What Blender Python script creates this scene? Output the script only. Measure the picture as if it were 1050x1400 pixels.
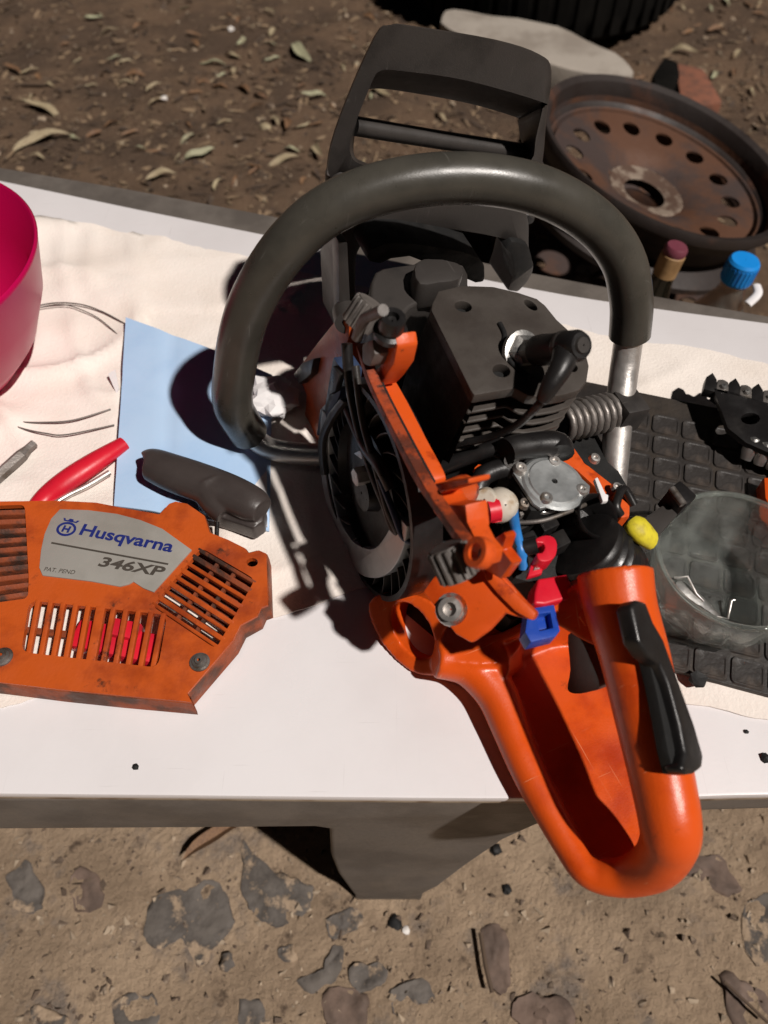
import bpy, bmesh, math, random
from mathutils import Vector, Matrix, noise
random.seed(7)
for o in list(bpy.data.objects): bpy.data.objects.remove(o)
scene = bpy.context.scene
COL = scene.collection
R = math.radians

# ------------------------------------------------------------------ camera
CAM = Vector((0, 0, .46)); PITCH = R(55); FP = 1050.0
cd = bpy.data.cameras.new('camera'); co = bpy.data.objects.new('camera', cd); COL.objects.link(co)
co.location = CAM; co.rotation_euler = (R(90) - PITCH, 0, 0)
cd.sensor_fit = 'VERTICAL'; cd.sensor_height = 36; cd.sensor_width = 27
cd.lens = 36 * FP / 1400; cd.clip_start = .01; cd.clip_end = 500
cd.dof.use_dof = True; cd.dof.focus_distance = .5; cd.dof.aperture_fstop = 7.0
scene.camera = co
# ------------------------------------------------------------------ light (a lamp-dark night: dim sky, one hard low-angle source as the sun)
LD = Vector((.56, -.41, 1.0)).normalized()          # towards the light
w = bpy.data.worlds.new('World'); scene.world = w; w.use_nodes = True
nt = w.node_tree; bg = nt.nodes['Background']
sk = nt.nodes.new('ShaderNodeTexSky'); sk.sky_type = 'NISHITA'; sk.sun_disc = False
sk.sun_elevation = math.asin(LD.z); sk.sun_rotation = math.atan2(LD.x, LD.y)
nt.links.new(sk.outputs[0], bg.inputs[0]); bg.inputs[1].default_value = .0016
sd = bpy.data.lights.new('sun', 'SUN'); sd.energy = 4.1; sd.angle = R(1.6); sd.color = (1, .93, .87)
so = bpy.data.objects.new('sun', sd); COL.objects.link(so); so.rotation_euler = LD.to_track_quat('Z', 'Y').to_euler()
so.location = (1, -1, 2)
scene.view_settings.view_transform = 'Standard'; scene.view_settings.look = 'None'
scene.view_settings.exposure = 0.0; scene.view_settings.gamma = 1
scene.render.resolution_x = 768; scene.render.resolution_y = 1024
try: scene.cycles.max_bounces = 8; scene.cycles.transparent_max_bounces = 12
except Exception: pass

# ------------------------------------------------------------------ measuring helpers: photo pixel -> point of a real plane
CX = Vector((1, 0, 0)); CY = Vector((0, math.sin(PITCH), math.cos(PITCH))); CZ = Vector((0, math.cos(PITCH), -math.sin(PITCH)))
def ray(px, py): return CZ + CX * ((px - 525) / FP) - CY * ((py - 700) / FP)
def T(px, py, z=0.0):                                # horizontal plane
    d = ray(px, py); return CAM + d * ((z - CAM.z) / d.z)
def TY(px, py, y):                                   # upright plane facing us
    d = ray(px, py); return CAM + d * ((y - CAM.y) / d.y)
def D(px, py, dist): d = ray(px, py); return CAM + d.normalized() * dist
def axes(yaw, roll, pitch):
    a, r, t = R(yaw), R(roll), R(pitch)
    F = Vector((-math.sin(a) * math.cos(t), math.cos(a) * math.cos(t), math.sin(t)))
    R0 = F.cross(Vector((0, 0, 1))).normalized(); U0 = R0.cross(F)
    return R0 * math.cos(r) - U0 * math.sin(r), F, U0 * math.cos(r) + R0 * math.sin(r)
SR, SF, SU = axes(22, 10, 4); SO = Vector((.04, .31, .012))
SM = Matrix(((SR.x, SF.x, SU.x, SO.x), (SR.y, SF.y, SU.y, SO.y), (SR.z, SF.z, SU.z, SO.z), (0, 0, 0, 1)))
SI = SM.inverted(); SCAM = SI @ CAM
def S(px, py, ax, val):                              # plane of the saw's own frame: R right, F forward, U up
    d = SI.to_3x3() @ ray(px, py); i = 'RFU'.index(ax)
    return SCAM + d * ((val - SCAM[i]) / d[i])
def SP(pts, ax, val): return [S(x, y, ax, val) for x, y in pts]
def SG(px, py, n, p):                                # any plane of the saw's frame, by normal and point
    d = SI.to_3x3() @ ray(px, py); n = Vector(n); return SCAM + d * ((Vector(p) - SCAM).dot(n) / d.dot(n))
def SW(px, py, z): return SI @ T(px, py, z)          # height above the board, given in the saw's frame

# ------------------------------------------------------------------ mesh helpers
def V(*a): return Vector(a)
def cat(pts, n=6, closed=False):
    P = [Vector(p) for p in pts]; out = []
    m = len(P)
    rng = range(m if closed else m - 1)
    for i in rng:
        if closed: a, b, c, d = P[(i - 1) % m], P[i], P[(i + 1) % m], P[(i + 2) % m]
        else: a, b, c, d = P[max(i - 1, 0)], P[i], P[i + 1], P[min(i + 2, m - 1)]
        for k in range(n):
            t = k / n
            out.append(.5 * ((2 * b) + (c - a) * t + (2 * a - 5 * b + 4 * c - d) * t * t + (3 * b - a - 3 * c + d) * t ** 3))
    if not closed: out.append(P[-1])
    return out
def catf(vals, n=6):
    return [v.x for v in cat([Vector((v, 0, 0)) for v in vals], n)]
def bevel(bm, off, seg=2, ang=30):
    es = [e for e in bm.edges if len(e.link_faces) == 2 and e.calc_face_angle(0) > R(ang)]
    if es and off > 0: bmesh.ops.bevel(bm, geom=es, offset=off, segments=seg, profile=.6, affect='EDGES', clamp_overlap=True)
def merge(*bms):
    b = bmesh.new()
    for m in bms:
        me = bpy.data.meshes.new('tmp'); m.to_mesh(me); m.free(); b.from_mesh(me); bpy.data.meshes.remove(me)
    return b
def prism(pts, vec, bev=0, seg=2):
    bm = bmesh.new(); vec = Vector(vec)
    a = [bm.verts.new(p) for p in pts]; b = [bm.verts.new(Vector(p) + vec) for p in pts]
    n = len(a)
    bm.faces.new(a); bm.faces.new(b[::-1])
    for i in range(n): bm.faces.new((a[i], b[i], b[(i + 1) % n], a[(i + 1) % n]))
    bmesh.ops.recalc_face_normals(bm, faces=bm.faces)
    bevel(bm, bev, seg); return bm
def plate(outer, holes, vec, bev=0):
    bm = bmesh.new(); vec = Vector(vec); edges = []
    loops = []
    for lp in [outer] + list(holes):
        vs = [bm.verts.new(p) for p in lp]; loops.append(vs)
        for i in range(len(vs)): edges.append(bm.edges.new((vs[i], vs[(i + 1) % len(vs)])))
    bmesh.ops.triangle_fill(bm, use_beauty=True, use_dissolve=False, edges=edges)
    top = list(bm.faces)
    low = {v: bm.verts.new(v.co + vec) for v in list(bm.verts)}
    for f in top: bm.faces.new([low[v] for v in reversed(f.verts)])
    for vs in loops:
        for i in range(len(vs)):
            a, b = vs[i], vs[(i + 1) % len(vs)]
            bm.faces.new((a, b, low[b], low[a]))
    bmesh.ops.recalc_face_normals(bm, faces=bm.faces)
    if bev:
        es = [e for e in bm.edges if len(e.link_faces) == 2 and e.calc_face_angle(0) > R(60)]
        bmesh.ops.bevel(bm, geom=es, offset=bev, segments=2, profile=.6, affect='EDGES', clamp_overlap=True)
    return bm
def loft(rings, cap=True, closed=True):
    bm = bmesh.new(); L = [[bm.verts.new(p) for p in r] for r in rings]
    for a, b in zip(L[:-1], L[1:]):
        n = len(a)
        for i in range(n if closed else n - 1): bm.faces.new((a[i], a[(i + 1) % n], b[(i + 1) % n], b[i]))
    if cap and closed:
        bm.faces.new(L[0][::-1]); bm.faces.new(L[-1])
    bmesh.ops.recalc_face_normals(bm, faces=bm.faces); return bm
def frame_at(path, i, up=None):
    t = (path[min(i + 1, len(path) - 1)] - path[max(i - 1, 0)]).normalized()
    return t
def tube(path, rad, seg=14, cap=True, sq=1.0, up=None):
    path = [Vector(p) for p in path]
    if not isinstance(rad, (list, tuple)): rad = [rad] * len(path)
    t0 = frame_at(path, 0)
    u = Vector(up) if up is not None else (Vector((0, 0, 1)) if abs(t0.z) < .9 else Vector((0, 1, 0)))
    rings = []
    for i, p in enumerate(path):
        t = frame_at(path, i); u = (u - t * u.dot(t)).normalized(); v = t.cross(u)
        rings.append([p + (u * math.cos(2 * math.pi * k / seg) * sq + v * math.sin(2 * math.pi * k / seg)) * rad[i] for k in range(seg)])
    return loft(rings, cap)
def lathe(prof, o=(0, 0, 0), ax=(0, 0, 1), seg=32, cap=False, a0=0, a1=2 * math.pi):
    o = Vector(o); ax = Vector(ax).normalized(); x = ax.orthogonal().normalized(); y = ax.cross(x)
    rings = [[o + ax * h + (x * math.cos(2 * math.pi * k / seg) + y * math.sin(2 * math.pi * k / seg)) * r for k in range(seg)] for r, h in prof]
    return loft(rings, cap)
def boxf(c, a, b, d, bev=0, seg=2):                  # centre + three half vectors
    c, a, b, d = Vector(c), Vector(a), Vector(b), Vector(d)
    bm = prism([c - a - b - d, c + a - b - d, c + a + b - d, c - a + b - d], d * 2)
    bevel(bm, bev, seg); return bm
def rough_up(bm, amp, sc, cuts=0):
    if cuts: bmesh.ops.subdivide_edges(bm, edges=bm.edges[:], cuts=cuts, use_grid_fill=True)
    for v in bm.verts: v.co += noise.noise_vector(v.co * sc) * amp
    return bm
def obj(name, bm, m, parent=None, smooth=40):
    me = bpy.data.meshes.new(name); bm.to_mesh(me); bm.free()
    if smooth:
        me.shade_smooth(); me.set_sharp_from_angle(angle=R(smooth))
    me.materials.append(m)
    o = bpy.data.objects.new(name, me); COL.objects.link(o)
    if parent: o.parent = parent
    return o
def tag(o, label=None, cat_=None, group=None, kind=None):
    for k, v in (('label', label), ('category', cat_), ('group', group), ('kind', kind)):
        if v: o[k] = v
    return o
def empty(name, loc=(0, 0, 0), mat=None):
    o = bpy.data.objects.new(name, None); COL.objects.link(o); o.empty_display_size = .02
    if mat is not None: o.matrix_world = mat
    else: o.location = loc
    return o
def fuse(bms, voxel=.0013, it=6):
    """melt closed shapes into one moulded skin with small fillets"""
    bm = merge(*bms); me = bpy.data.meshes.new('fuse'); bm.to_mesh(me); bm.free(); t = bpy.data.objects.new('fuse', me); COL.objects.link(t)
    r = t.modifiers.new('r', 'REMESH'); r.mode = 'VOXEL'; r.voxel_size = voxel
    s = t.modifiers.new('s', 'SMOOTH'); s.factor = .5; s.iterations = it
    bpy.context.view_layer.update(); dg = bpy.context.evaluated_depsgraph_get(); m2 = bpy.data.meshes.new_from_object(t.evaluated_get(dg))
    out = bmesh.new(); out.from_mesh(m2); bpy.data.meshes.remove(m2); bpy.data.objects.remove(t); bpy.data.meshes.remove(me); return out
def text_bm(s, size, shear=0, bold=0, depth=0.0):
    cu = bpy.data.curves.new('txt', 'FONT'); cu.body = s; cu.size = size; cu.shear = shear; cu.offset = bold
    cu.align_x = 'LEFT'; cu.resolution_u = 6; cu.extrude = depth
    t = bpy.data.objects.new('txt', cu); COL.objects.link(t)
    bpy.context.view_layer.update()
    dg = bpy.context.evaluated_depsgraph_get(); me = bpy.data.meshes.new_from_object(t.evaluated_get(dg))
    bm = bmesh.new(); bm.from_mesh(me); bpy.data.meshes.remove(me); bpy.data.objects.remove(t); bpy.data.curves.remove(cu)
    return bm
def place_text(bm, p0, p1, height_vec, zoff):
    """stretch text so that it runs from p0 to p1 with cap height height_vec"""
    xs = [v.co.x for v in bm.verts]; ys = [v.co.y for v in bm.verts]
    x0, x1 = min(xs), max(xs); y1 = max(ys)
    p0, p1, hv, zo = Vector(p0), Vector(p1), Vector(height_vec), Vector(zoff)
    for v in bm.verts:
        v.co = p0 + (p1 - p0) * ((v.co.x - x0) / (x1 - x0)) + hv * (v.co.y / y1) + zo * (1 + v.co.z * 0)
    return bm

# ------------------------------------------------------------------ materials
def mat(name, col, rough=.5, metal=0, col2=None, sc=30, lo=.4, hi=.65, bump=0, bsc=200, spec=.5, col3=None, sc3=120, lo3=.6, hi3=.7, rvar=.15, coat=0, trans=0, ior=1.45, detail=6, scr=None):
    m = bpy.data.materials.new(name); m.use_nodes = True; n = m.node_tree; b = n.nodes['Principled BSDF']
    b.inputs['Base Color'].default_value = (*col, 1); b.inputs['Roughness'].default_value = rough; b.inputs['Metallic'].default_value = metal
    b.inputs['Specular IOR Level'].default_value = spec; b.inputs['Coat Weight'].default_value = coat
    b.inputs['Transmission Weight'].default_value = trans; b.inputs['IOR'].default_value = ior
    tc = n.nodes.new('ShaderNodeTexCoord')
    def nz(scale, det=detail, rgh=.6):
        t = n.nodes.new('ShaderNodeTexNoise'); t.inputs['Scale'].default_value = scale; t.inputs['Detail'].default_value = det; t.inputs['Roughness'].default_value = rgh
        n.links.new(tc.outputs['Object'], t.inputs['Vector']); return t
    def ramp(src, a, c):
        r = n.nodes.new('ShaderNodeMapRange'); r.inputs[1].default_value = a; r.inputs[2].default_value = c; r.interpolation_type = 'SMOOTHSTEP'
        n.links.new(src, r.inputs[0]); return r.outputs[0]
    out = None
    if col2:
        mx = n.nodes.new('ShaderNodeMix'); mx.data_type = 'RGBA'; mx.inputs[6].default_value = (*col, 1); mx.inputs[7].default_value = (*col2, 1)
        n.links.new(ramp(nz(sc).outputs[0], lo, hi), mx.inputs[0]); out = mx.outputs[2]
    if col3:
        mx = n.nodes.new('ShaderNodeMix'); mx.data_type = 'RGBA'
        if out: n.links.new(out, mx.inputs[6])
        else: mx.inputs[6].default_value = (*col, 1)
        mx.inputs[7].default_value = (*col3, 1)
        n.links.new(ramp(nz(sc3, 8, .7).outputs[0], lo3, hi3), mx.inputs[0]); out = mx.outputs[2]
    if scr:
        for k_, (sx, sy, sz) in enumerate(((700, 16, 40), (22, 640, 60))):
            mp = n.nodes.new('ShaderNodeMapping'); mp.inputs['Scale'].default_value = (sx, sy, sz); mp.inputs['Rotation'].default_value = (.3 * k_, .2, .5 + 1.1 * k_)
            n.links.new(tc.outputs['Object'], mp.inputs['Vector']); t = n.nodes.new('ShaderNodeTexNoise'); t.inputs['Scale'].default_value = 1; t.inputs['Detail'].default_value = 2; n.links.new(mp.outputs[0], t.inputs['Vector'])
            mx = n.nodes.new('ShaderNodeMix'); mx.data_type = 'RGBA'; mx.inputs[7].default_value = (*scr, 1)
            if out: n.links.new(out, mx.inputs[6])
            else: mx.inputs[6].default_value = (*col, 1)
            n.links.new(ramp(t.outputs[0], .70, .76), mx.inputs[0]); out = mx.outputs[2]
    if out: n.links.new(out, b.inputs['Base Color'])
    if rvar:
        r = n.nodes.new('ShaderNodeMapRange'); r.inputs[1].default_value = .3; r.inputs[2].default_value = .7
        r.inputs[3].default_value = max(rough - rvar, .03); r.inputs[4].default_value = min(rough + rvar, 1)
        n.links.new(nz(sc * 1.7).outputs[0], r.inputs[0]); n.links.new(r.outputs[0], b.inputs['Roughness'])
    if bump:
        bp = n.nodes.new('ShaderNodeBump'); bp.inputs['Strength'].default_value = bump; bp.inputs['Distance'].default_value = .002
        n.links.new(nz(bsc).outputs[0], bp.inputs['Height']); n.links.new(bp.outputs[0], b.inputs['Normal'])
    return m
M = {}
M['orange'] = mat('orange_plastic', (.66, .084, .008), .36, 0, (.42, .036, .004), 18, .48, .72, .10, 900, col3=(.12, .022, .006), sc3=48, lo3=.63, hi3=.78, rvar=.14, scr=(.70, .22, .10))
M['rail_dirty'] = mat('grimy_frame_paint', (.34, .052, .012), .55, 0, (.10, .022, .010), 70, .42, .6, .25, 500, col3=(.03, .014, .010), sc3=120, lo3=.56, hi3=.66)
M['orange_frame'] = mat('orange_frame_paint', (.66, .088, .010), .45, 0, (.30, .028, .006), 60, .55, .7, .1, 500, col3=(.03, .012, .008), sc3=70, lo3=.60, hi3=.70)
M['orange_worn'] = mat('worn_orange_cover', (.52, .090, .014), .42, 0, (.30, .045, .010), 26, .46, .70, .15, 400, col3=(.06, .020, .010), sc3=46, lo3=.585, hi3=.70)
M['dirty_slat'] = mat('grimy_orange', (.24, .05, .014), .7, 0, (.05, .024, .016), 60, .4, .62, .3, 500)
M['olive'] = mat('olive_rubber', (.062, .057, .047), .31, 0, (.045, .042, .035), 30, .4, .7, .05, 900, rvar=.08, scr=(.085, .08, .07))
M['black'] = mat('black_plastic', (.012, .011, .011), .38, 0, (.020, .018, .017), 50, .5, .7, .08, 700)
M['guard'] = mat('dark_grey_plastic', (.043, .038, .035), .42, 0, (.022, .020, .019), 25, .45, .7, .12, 900, rvar=.10, scr=(.08, .072, .066))
M['palefin'] = mat('lightened_black_fin', (.10, .092, .086), .5, 0, (.05, .046, .043), 60, .4, .65)  # black fins, colour lightened so they show within the shade
M['deepblack'] = mat('dull_black', (.006, .006, .006), .7, 0, (.012, .011, .010), 60, .5, .7, .2, 300)  # plain black; inside the engine its colour stands in for deep shade
M['cyl'] = mat('grey_engine_paint', (.062, .053, .046), .5, .0, (.045, .037, .032), 24, .45, .65, .15, 800, col3=(.12, .09, .07), sc3=90, lo3=.7, hi3=.78)
M['alloy'] = mat('bare_alloy', (.55, .54, .52), .38, .9, (.32, .30, .28), 60, .45, .7, .1, 500)
M['zinc'] = mat('zinc_plate', (.48, .50, .50), .45, .75, (.34, .36, .37), 35, .45, .7, .06, 500)
M['steel'] = mat('scuffed_steel', (.62, .59, .56), .42, .85, (.34, .27, .21), 40, .55, .72, .1, 400)
M['dullsteel'] = mat('dull_steel', (.22, .20, .185), .5, .7, (.10, .08, .06), 60, .5, .7, .15, 400)
M['ribrubber'] = mat('grey_rubber', (.13, .115, .105), .5, 0, (.07, .062, .057), 60, .5, .7, .1, 400)
M['red'] = mat('red_plastic', (.62, .012, .030), .4, 0, (.5, .010, .03), 30, .5, .7, .05, 600)
M['blue'] = mat('blue_plastic', (.012, .06, .38), .42, 0, (.008, .03, .2), 60, .5, .7, .1, 500)
M['coil'] = mat('blue_grey_coil', (.035, .055, .11), .45, 0, (.02, .03, .06), 60, .5, .7)
M['bluetube'] = mat('blue_hose', (.03, .20, .55), .35, 0, (.02, .14, .4), 60)
M['yellow'] = mat('yellow_sleeve', (.68, .58, .03), .55, 0, (.45, .36, .03), 90, .5, .7, .2, 300)
M['milky'] = mat('milky_plastic', (.55, .50, .42), .4, 0, (.35, .25, .15), 90, .5, .7)
M['white'] = mat('white_paper', (.78, .76, .76), .7)
M['board'] = mat('white_board', (.75, .725, .735), .36, 0, (.66, .63, .635), 4, .35, .75, .04, 300, col3=(.40, .36, .33), sc3=60, lo3=.71, hi3=.80, rvar=.12, scr=(.66, .635, .64))
M['boardedge'] = mat('board_edge', (.30, .24, .18), .6, 0, (.16, .11, .07), 40, .45, .65, .1, 200)
M['bench'] = mat('grey_bench_plastic', (.145, .126, .110), .6, 0, (.100, .086, .075), 14, .4, .65, .2, 260, col3=(.27, .25, .22), sc3=140, lo3=.70, hi3=.76)
M['cloth'] = mat('cream_cloth', (.85, .78, .72), .9, 0, (.79, .71, .64), 12, .4, .7, .35, 420, spec=.1, col3=(.30, .22, .15), sc3=17, lo3=.735, hi3=.80)
M['rubbermat'] = mat('black_rubber_mat', (.026, .022, .020), .6, 0, (.048, .038, .030), 25, .45, .65, .3, 300, col3=(.14, .085, .05), sc3=20, lo3=.70, hi3=.82)
M['tileedge'] = mat('mat_tile_rubber', (.033, .029, .027), .52, 0, (.065, .050, .040), 45, .5, .7, .3, 260, col3=(.16, .10, .06), sc3=30, lo3=.70, hi3=.80)
M['tilewear'] = mat('dusty_worn_rubber', (.095, .075, .058), .7, 0, (.045, .038, .033), 28, .40, .62, .3, 260)
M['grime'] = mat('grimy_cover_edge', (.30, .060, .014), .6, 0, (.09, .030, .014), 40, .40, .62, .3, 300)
M['notebook'] = mat('light_blue_paper', (.45, .62, .84), .6, 0, (.37, .55, .80), 10, .4, .7, .04, 300)
M['print'] = mat('dark_print', (.05, .045, .06), .6)
M['bowl'] = mat('magenta_plastic', (.50, .0015, .075), .35, 0, (.47, .002, .07), 6, rvar=.05)
M['pullgrip'] = mat('brown_grey_plastic', (.052, .042, .039), .38, 0, (.040, .032, .030), 30, .4, .7, .08, 700)
M['label'] = mat('silver_label', (.36, .345, .315), .42, .15, (.30, .285, .255), 25, .4, .7, .04, 400, col3=(.16, .12, .08), sc3=70, lo3=.71, hi3=.78)
M['ink'] = mat('blue_ink', (.012, .022, .16), .5)
M['inkgrey'] = mat('dark_grey_ink', (.065, .055, .046), .5)
M['rust'] = mat('rusty_steel', (.098, .043, .023), .75, .1, (.050, .033, .029), 8, .42, .60, .5, 90, col3=(.27, .105, .034), sc3=9, lo3=.62, hi3=.72)
M['rustdark'] = mat('dark_rusty_steel', (.026, .019, .017), .6, .15, (.09, .038, .022), 10, .5, .7, .3, 90)
M['palerust'] = mat('pale_flaking_rust', (.22, .17, .13), .8, 0, (.08, .045, .03), 40, .4, .55, .4, 150)
M['tyre'] = mat('tyre_rubber', (.005, .0045, .004), .9, 0, (.009, .008, .007), 12, .4, .7, .3, 100, spec=.08)
M['concrete'] = mat('pale_concrete', (.36, .32, .275), .9, 0, (.25, .215, .18), 9, .4, .65, .5, 60)
M['brick'] = mat('red_brick', (.22, .085, .05), .9, 0, (.13, .06, .04), 30, .4, .65, .5, 120)
M['bluecap'] = mat('blue_bottle_cap', (.01, .25, .72), .45)
M['cork'] = mat('tan_neck', (.36, .22, .10), .6, 0, (.24, .14, .06), 50)
M['darkglass'] = mat('dark_bottle_glass', (.006, .006, .004), .12)
M['stone'] = mat('dark_flat_stone', (.125, .108, .094), .85, 0, (.060, .052, .047), 26, .4, .62, .9, 140, col3=(.34, .25, .17), sc3=26, lo3=.52, hi3=.62)
M['brown_stone'] = mat('brown_flat_stone', (.16, .11, .085), .85, 0, (.10, .07, .055), 25, .4, .62, .6, 120, col3=(.22, .17, .12), sc3=30, lo3=.6, hi3=.72)
M['leaf'] = mat('dry_leaf', (.36, .30, .19), .7, 0, (.22, .16, .095), 40, .4, .65, .2, 150)
M['leafbrown'] = mat('brown_leaf', (.20, .11, .055), .7, 0, (.13, .07, .04), 40, .4, .65, .2, 150)
M['leafgreen'] = mat('grey_green_leaf', (.34, .34, .22), .65, 0, (.22, .19, .12), 40, .4, .65, .2, 150)
M['litter'] = mat('crumbled_litter', (.24, .165, .10), .85, 0, (.055, .036, .025), 25, .42, .55, col3=(.34, .29, .20), sc3=40, lo3=.60, hi3=.66)
M['twig'] = mat('twig_bark', (.09, .06, .04), .9)
M['chip'] = mat('pale_chips', (.36, .28, .20), .9, 0, (.10, .070, .050), 16, .45, .52)
M['pinkgravel'] = mat('white_chips', (.7, .66, .62), .8)

def glass(name, col, rough=.02, ior=1.45):
    m = bpy.data.materials.new(name); m.use_nodes = True; n = m.node_tree; n.nodes.remove(n.nodes['Principled BSDF'])
    g = n.nodes.new('ShaderNodeBsdfGlass'); g.inputs['Color'].default_value = (*col, 1); g.inputs['Roughness'].default_value = rough; g.inputs['IOR'].default_value = ior
    t = n.nodes.new('ShaderNodeBsdfTransparent'); t.inputs['Color'].default_value = (*col, 1)
    mx = n.nodes.new('ShaderNodeMixShader'); mx.inputs[0].default_value = .55
    n.links.new(g.outputs[0], mx.inputs[1]); n.links.new(t.outputs[0], mx.inputs[2])
    tc = n.nodes.new('ShaderNodeTexCoord'); nz = n.nodes.new('ShaderNodeTexNoise'); nz.inputs['Scale'].default_value = 60; nz.inputs['Detail'].default_value = 4
    n.links.new(tc.outputs['Object'], nz.inputs['Vector']); bp = n.nodes.new('ShaderNodeBump'); bp.inputs['Strength'].default_value = .35; bp.inputs['Distance'].default_value = .003
    n.links.new(nz.outputs[0], bp.inputs['Height']); n.links.new(bp.outputs[0], g.inputs['Normal'])
    n.links.new(mx.outputs[0], n.nodes['Material Output'].inputs[0]); return m
M['glass'] = glass('clear_glass', (.95, .97, .96), .03, 1.5)
def add_haze(m, k):      # pale diffuse haze mixed in so the glass shows up
    n = m.node_tree; d = n.nodes.new('ShaderNodeBsdfDiffuse'); d.inputs[0].default_value = (.62, .66, .62, 1)
    t = n.nodes.new('ShaderNodeMixShader'); o = n.nodes['Material Output']; src = o.inputs[0].links[0].from_socket
    nz = n.nodes.new('ShaderNodeTexNoise'); nz.inputs['Scale'].default_value = 45; nz.inputs['Detail'].default_value = 5
    tc = n.nodes.new('ShaderNodeTexCoord'); n.links.new(tc.outputs['Object'], nz.inputs['Vector'])
    r = n.nodes.new('ShaderNodeMapRange'); r.inputs[1].default_value = .4; r.inputs[2].default_value = .75; r.inputs[3].default_value = k * .4; r.inputs[4].default_value = k * 2
    n.links.new(nz.outputs[0], r.inputs[0]); n.links.new(r.outputs[0], t.inputs[0]); n.links.new(src, t.inputs[1]); n.links.new(d.outputs[0], t.inputs[2]); n.links.new(t.outputs[0], o.inputs[0])
add_haze(M['glass'], .07)
M['bottleplastic'] = glass('murky_bottle_plastic', (.86, .80, .76), .10)
add_haze(M['bottleplastic'], .07)

def ground_mat():
    m = bpy.data.materials.new('bare_soil'); m.use_nodes = True; n = m.node_tree; b = n.nodes['Principled BSDF']; b.inputs['Roughness'].default_value = .92; b.inputs['Specular IOR Level'].default_value = .2
    tc = n.nodes.new('ShaderNodeTexCoord')
    def nz(s, d=8, r=.6):
        t = n.nodes.new('ShaderNodeTexNoise'); t.inputs['Scale'].default_value = s; t.inputs['Detail'].default_value = d; t.inputs['Roughness'].default_value = r
        n.links.new(tc.outputs['Object'], t.inputs['Vector']); return t.outputs[0]
    def rmp(src, a, c):
        r = n.nodes.new('ShaderNodeMapRange'); r.inputs[1].default_value = a; r.inputs[2].default_value = c; r.interpolation_type = 'SMOOTHSTEP'; n.links.new(src, r.inputs[0]); return r.outputs[0]
    def mix(f, a, c):
        x = n.nodes.new('ShaderNodeMix'); x.data_type = 'RGBA'; n.links.new(f, x.inputs[0])
        for s, i in ((a, 6), (c, 7)):
            if isinstance(s, tuple): x.inputs[i].default_value = (*s, 1)
            else: n.links.new(s, x.inputs[i])
        return x.outputs[2]
    # pale trodden soil near the bench; litter soil beyond, darkened to paint light falloff
    sp = n.nodes.new('ShaderNodeSeparateXYZ'); n.links.new(tc.outputs['Object'], sp.inputs[0])
    near = mix(rmp(nz(9), .38, .62), (.45, .33, .225), (.31, .225, .152))
    near = mix(rmp(nz(13, 6, .65), .54, .68), near, (.23, .185, .150))
    near = mix(rmp(nz(34, 9, .7), .56, .70), near, (.115, .080, .057))
    far = mix(rmp(nz(6), .38, .62), (.150, .097, .062), (.090, .060, .041))
    far = mix(rmp(nz(40, 9, .75), .58, .68), far, (.29, .21, .135))
    ad = n.nodes.new('ShaderNodeMath'); ad.operation = 'MULTIPLY_ADD'; n.links.new(nz(3), ad.inputs[0]); ad.inputs[1].default_value = .5; n.links.new(sp.outputs[1], ad.inputs[2])
    c = mix(rmp(ad.outputs[0], .75, 1.25), near, far)
    c = mix(rmp(nz(240, 3, .6), .70, .74), c, (.40, .34, .27))
    c = mix(rmp(nz(170, 4, .6), .69, .73), c, (.035, .026, .020))
    n.links.new(c, b.inputs['Base Color'])
    bp = n.nodes.new('ShaderNodeBump'); bp.inputs['Strength'].default_value = 1.0; bp.inputs['Distance'].default_value = .009
    n.links.new(nz(95, 10, .7), bp.inputs['Height']); n.links.new(bp.outputs[0], b.inputs['Normal'])
    return m
M['ground'] = ground_mat()

# ================================================================== SETTING
GZ = -.44
def gh(x, y):
    k = min(1, max(0, (y - .5) / .8))
    return GZ + (.0035 + .010 * k) * noise.noise(V(x * 9, y * 9, 0)) + (.003 + .006 * k) * noise.noise(V(x * 31, y * 31, 3)) + .05 * k * noise.noise(V(x * .9, y * .9, 9))
xs = [-60, -25, -10, -5, -3] + [-2 + i * .0225 for i in range(179)] + [2.2, 3, 5, 10, 25, 60]
ys = [-60, -20, -6, -2, -1] + [-.6 + i * .02 for i in range(175)] + [3.2, 4, 6, 12, 30, 60]
bm = bmesh.new(); gv = [[bm.verts.new((x, y, gh(x, y) if -2 <= x <= 2.01 and -.61 <= y <= 2.9 else GZ)) for y in ys] for x in xs]
for i in range(len(xs) - 1):
    for j in range(len(ys) - 1): bm.faces.new((gv[i][j], gv[i + 1][j], gv[i + 1][j + 1], gv[i][j + 1]))
ground = tag(obj('ground', bm, M['ground'], smooth=180), kind='structure')

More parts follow.
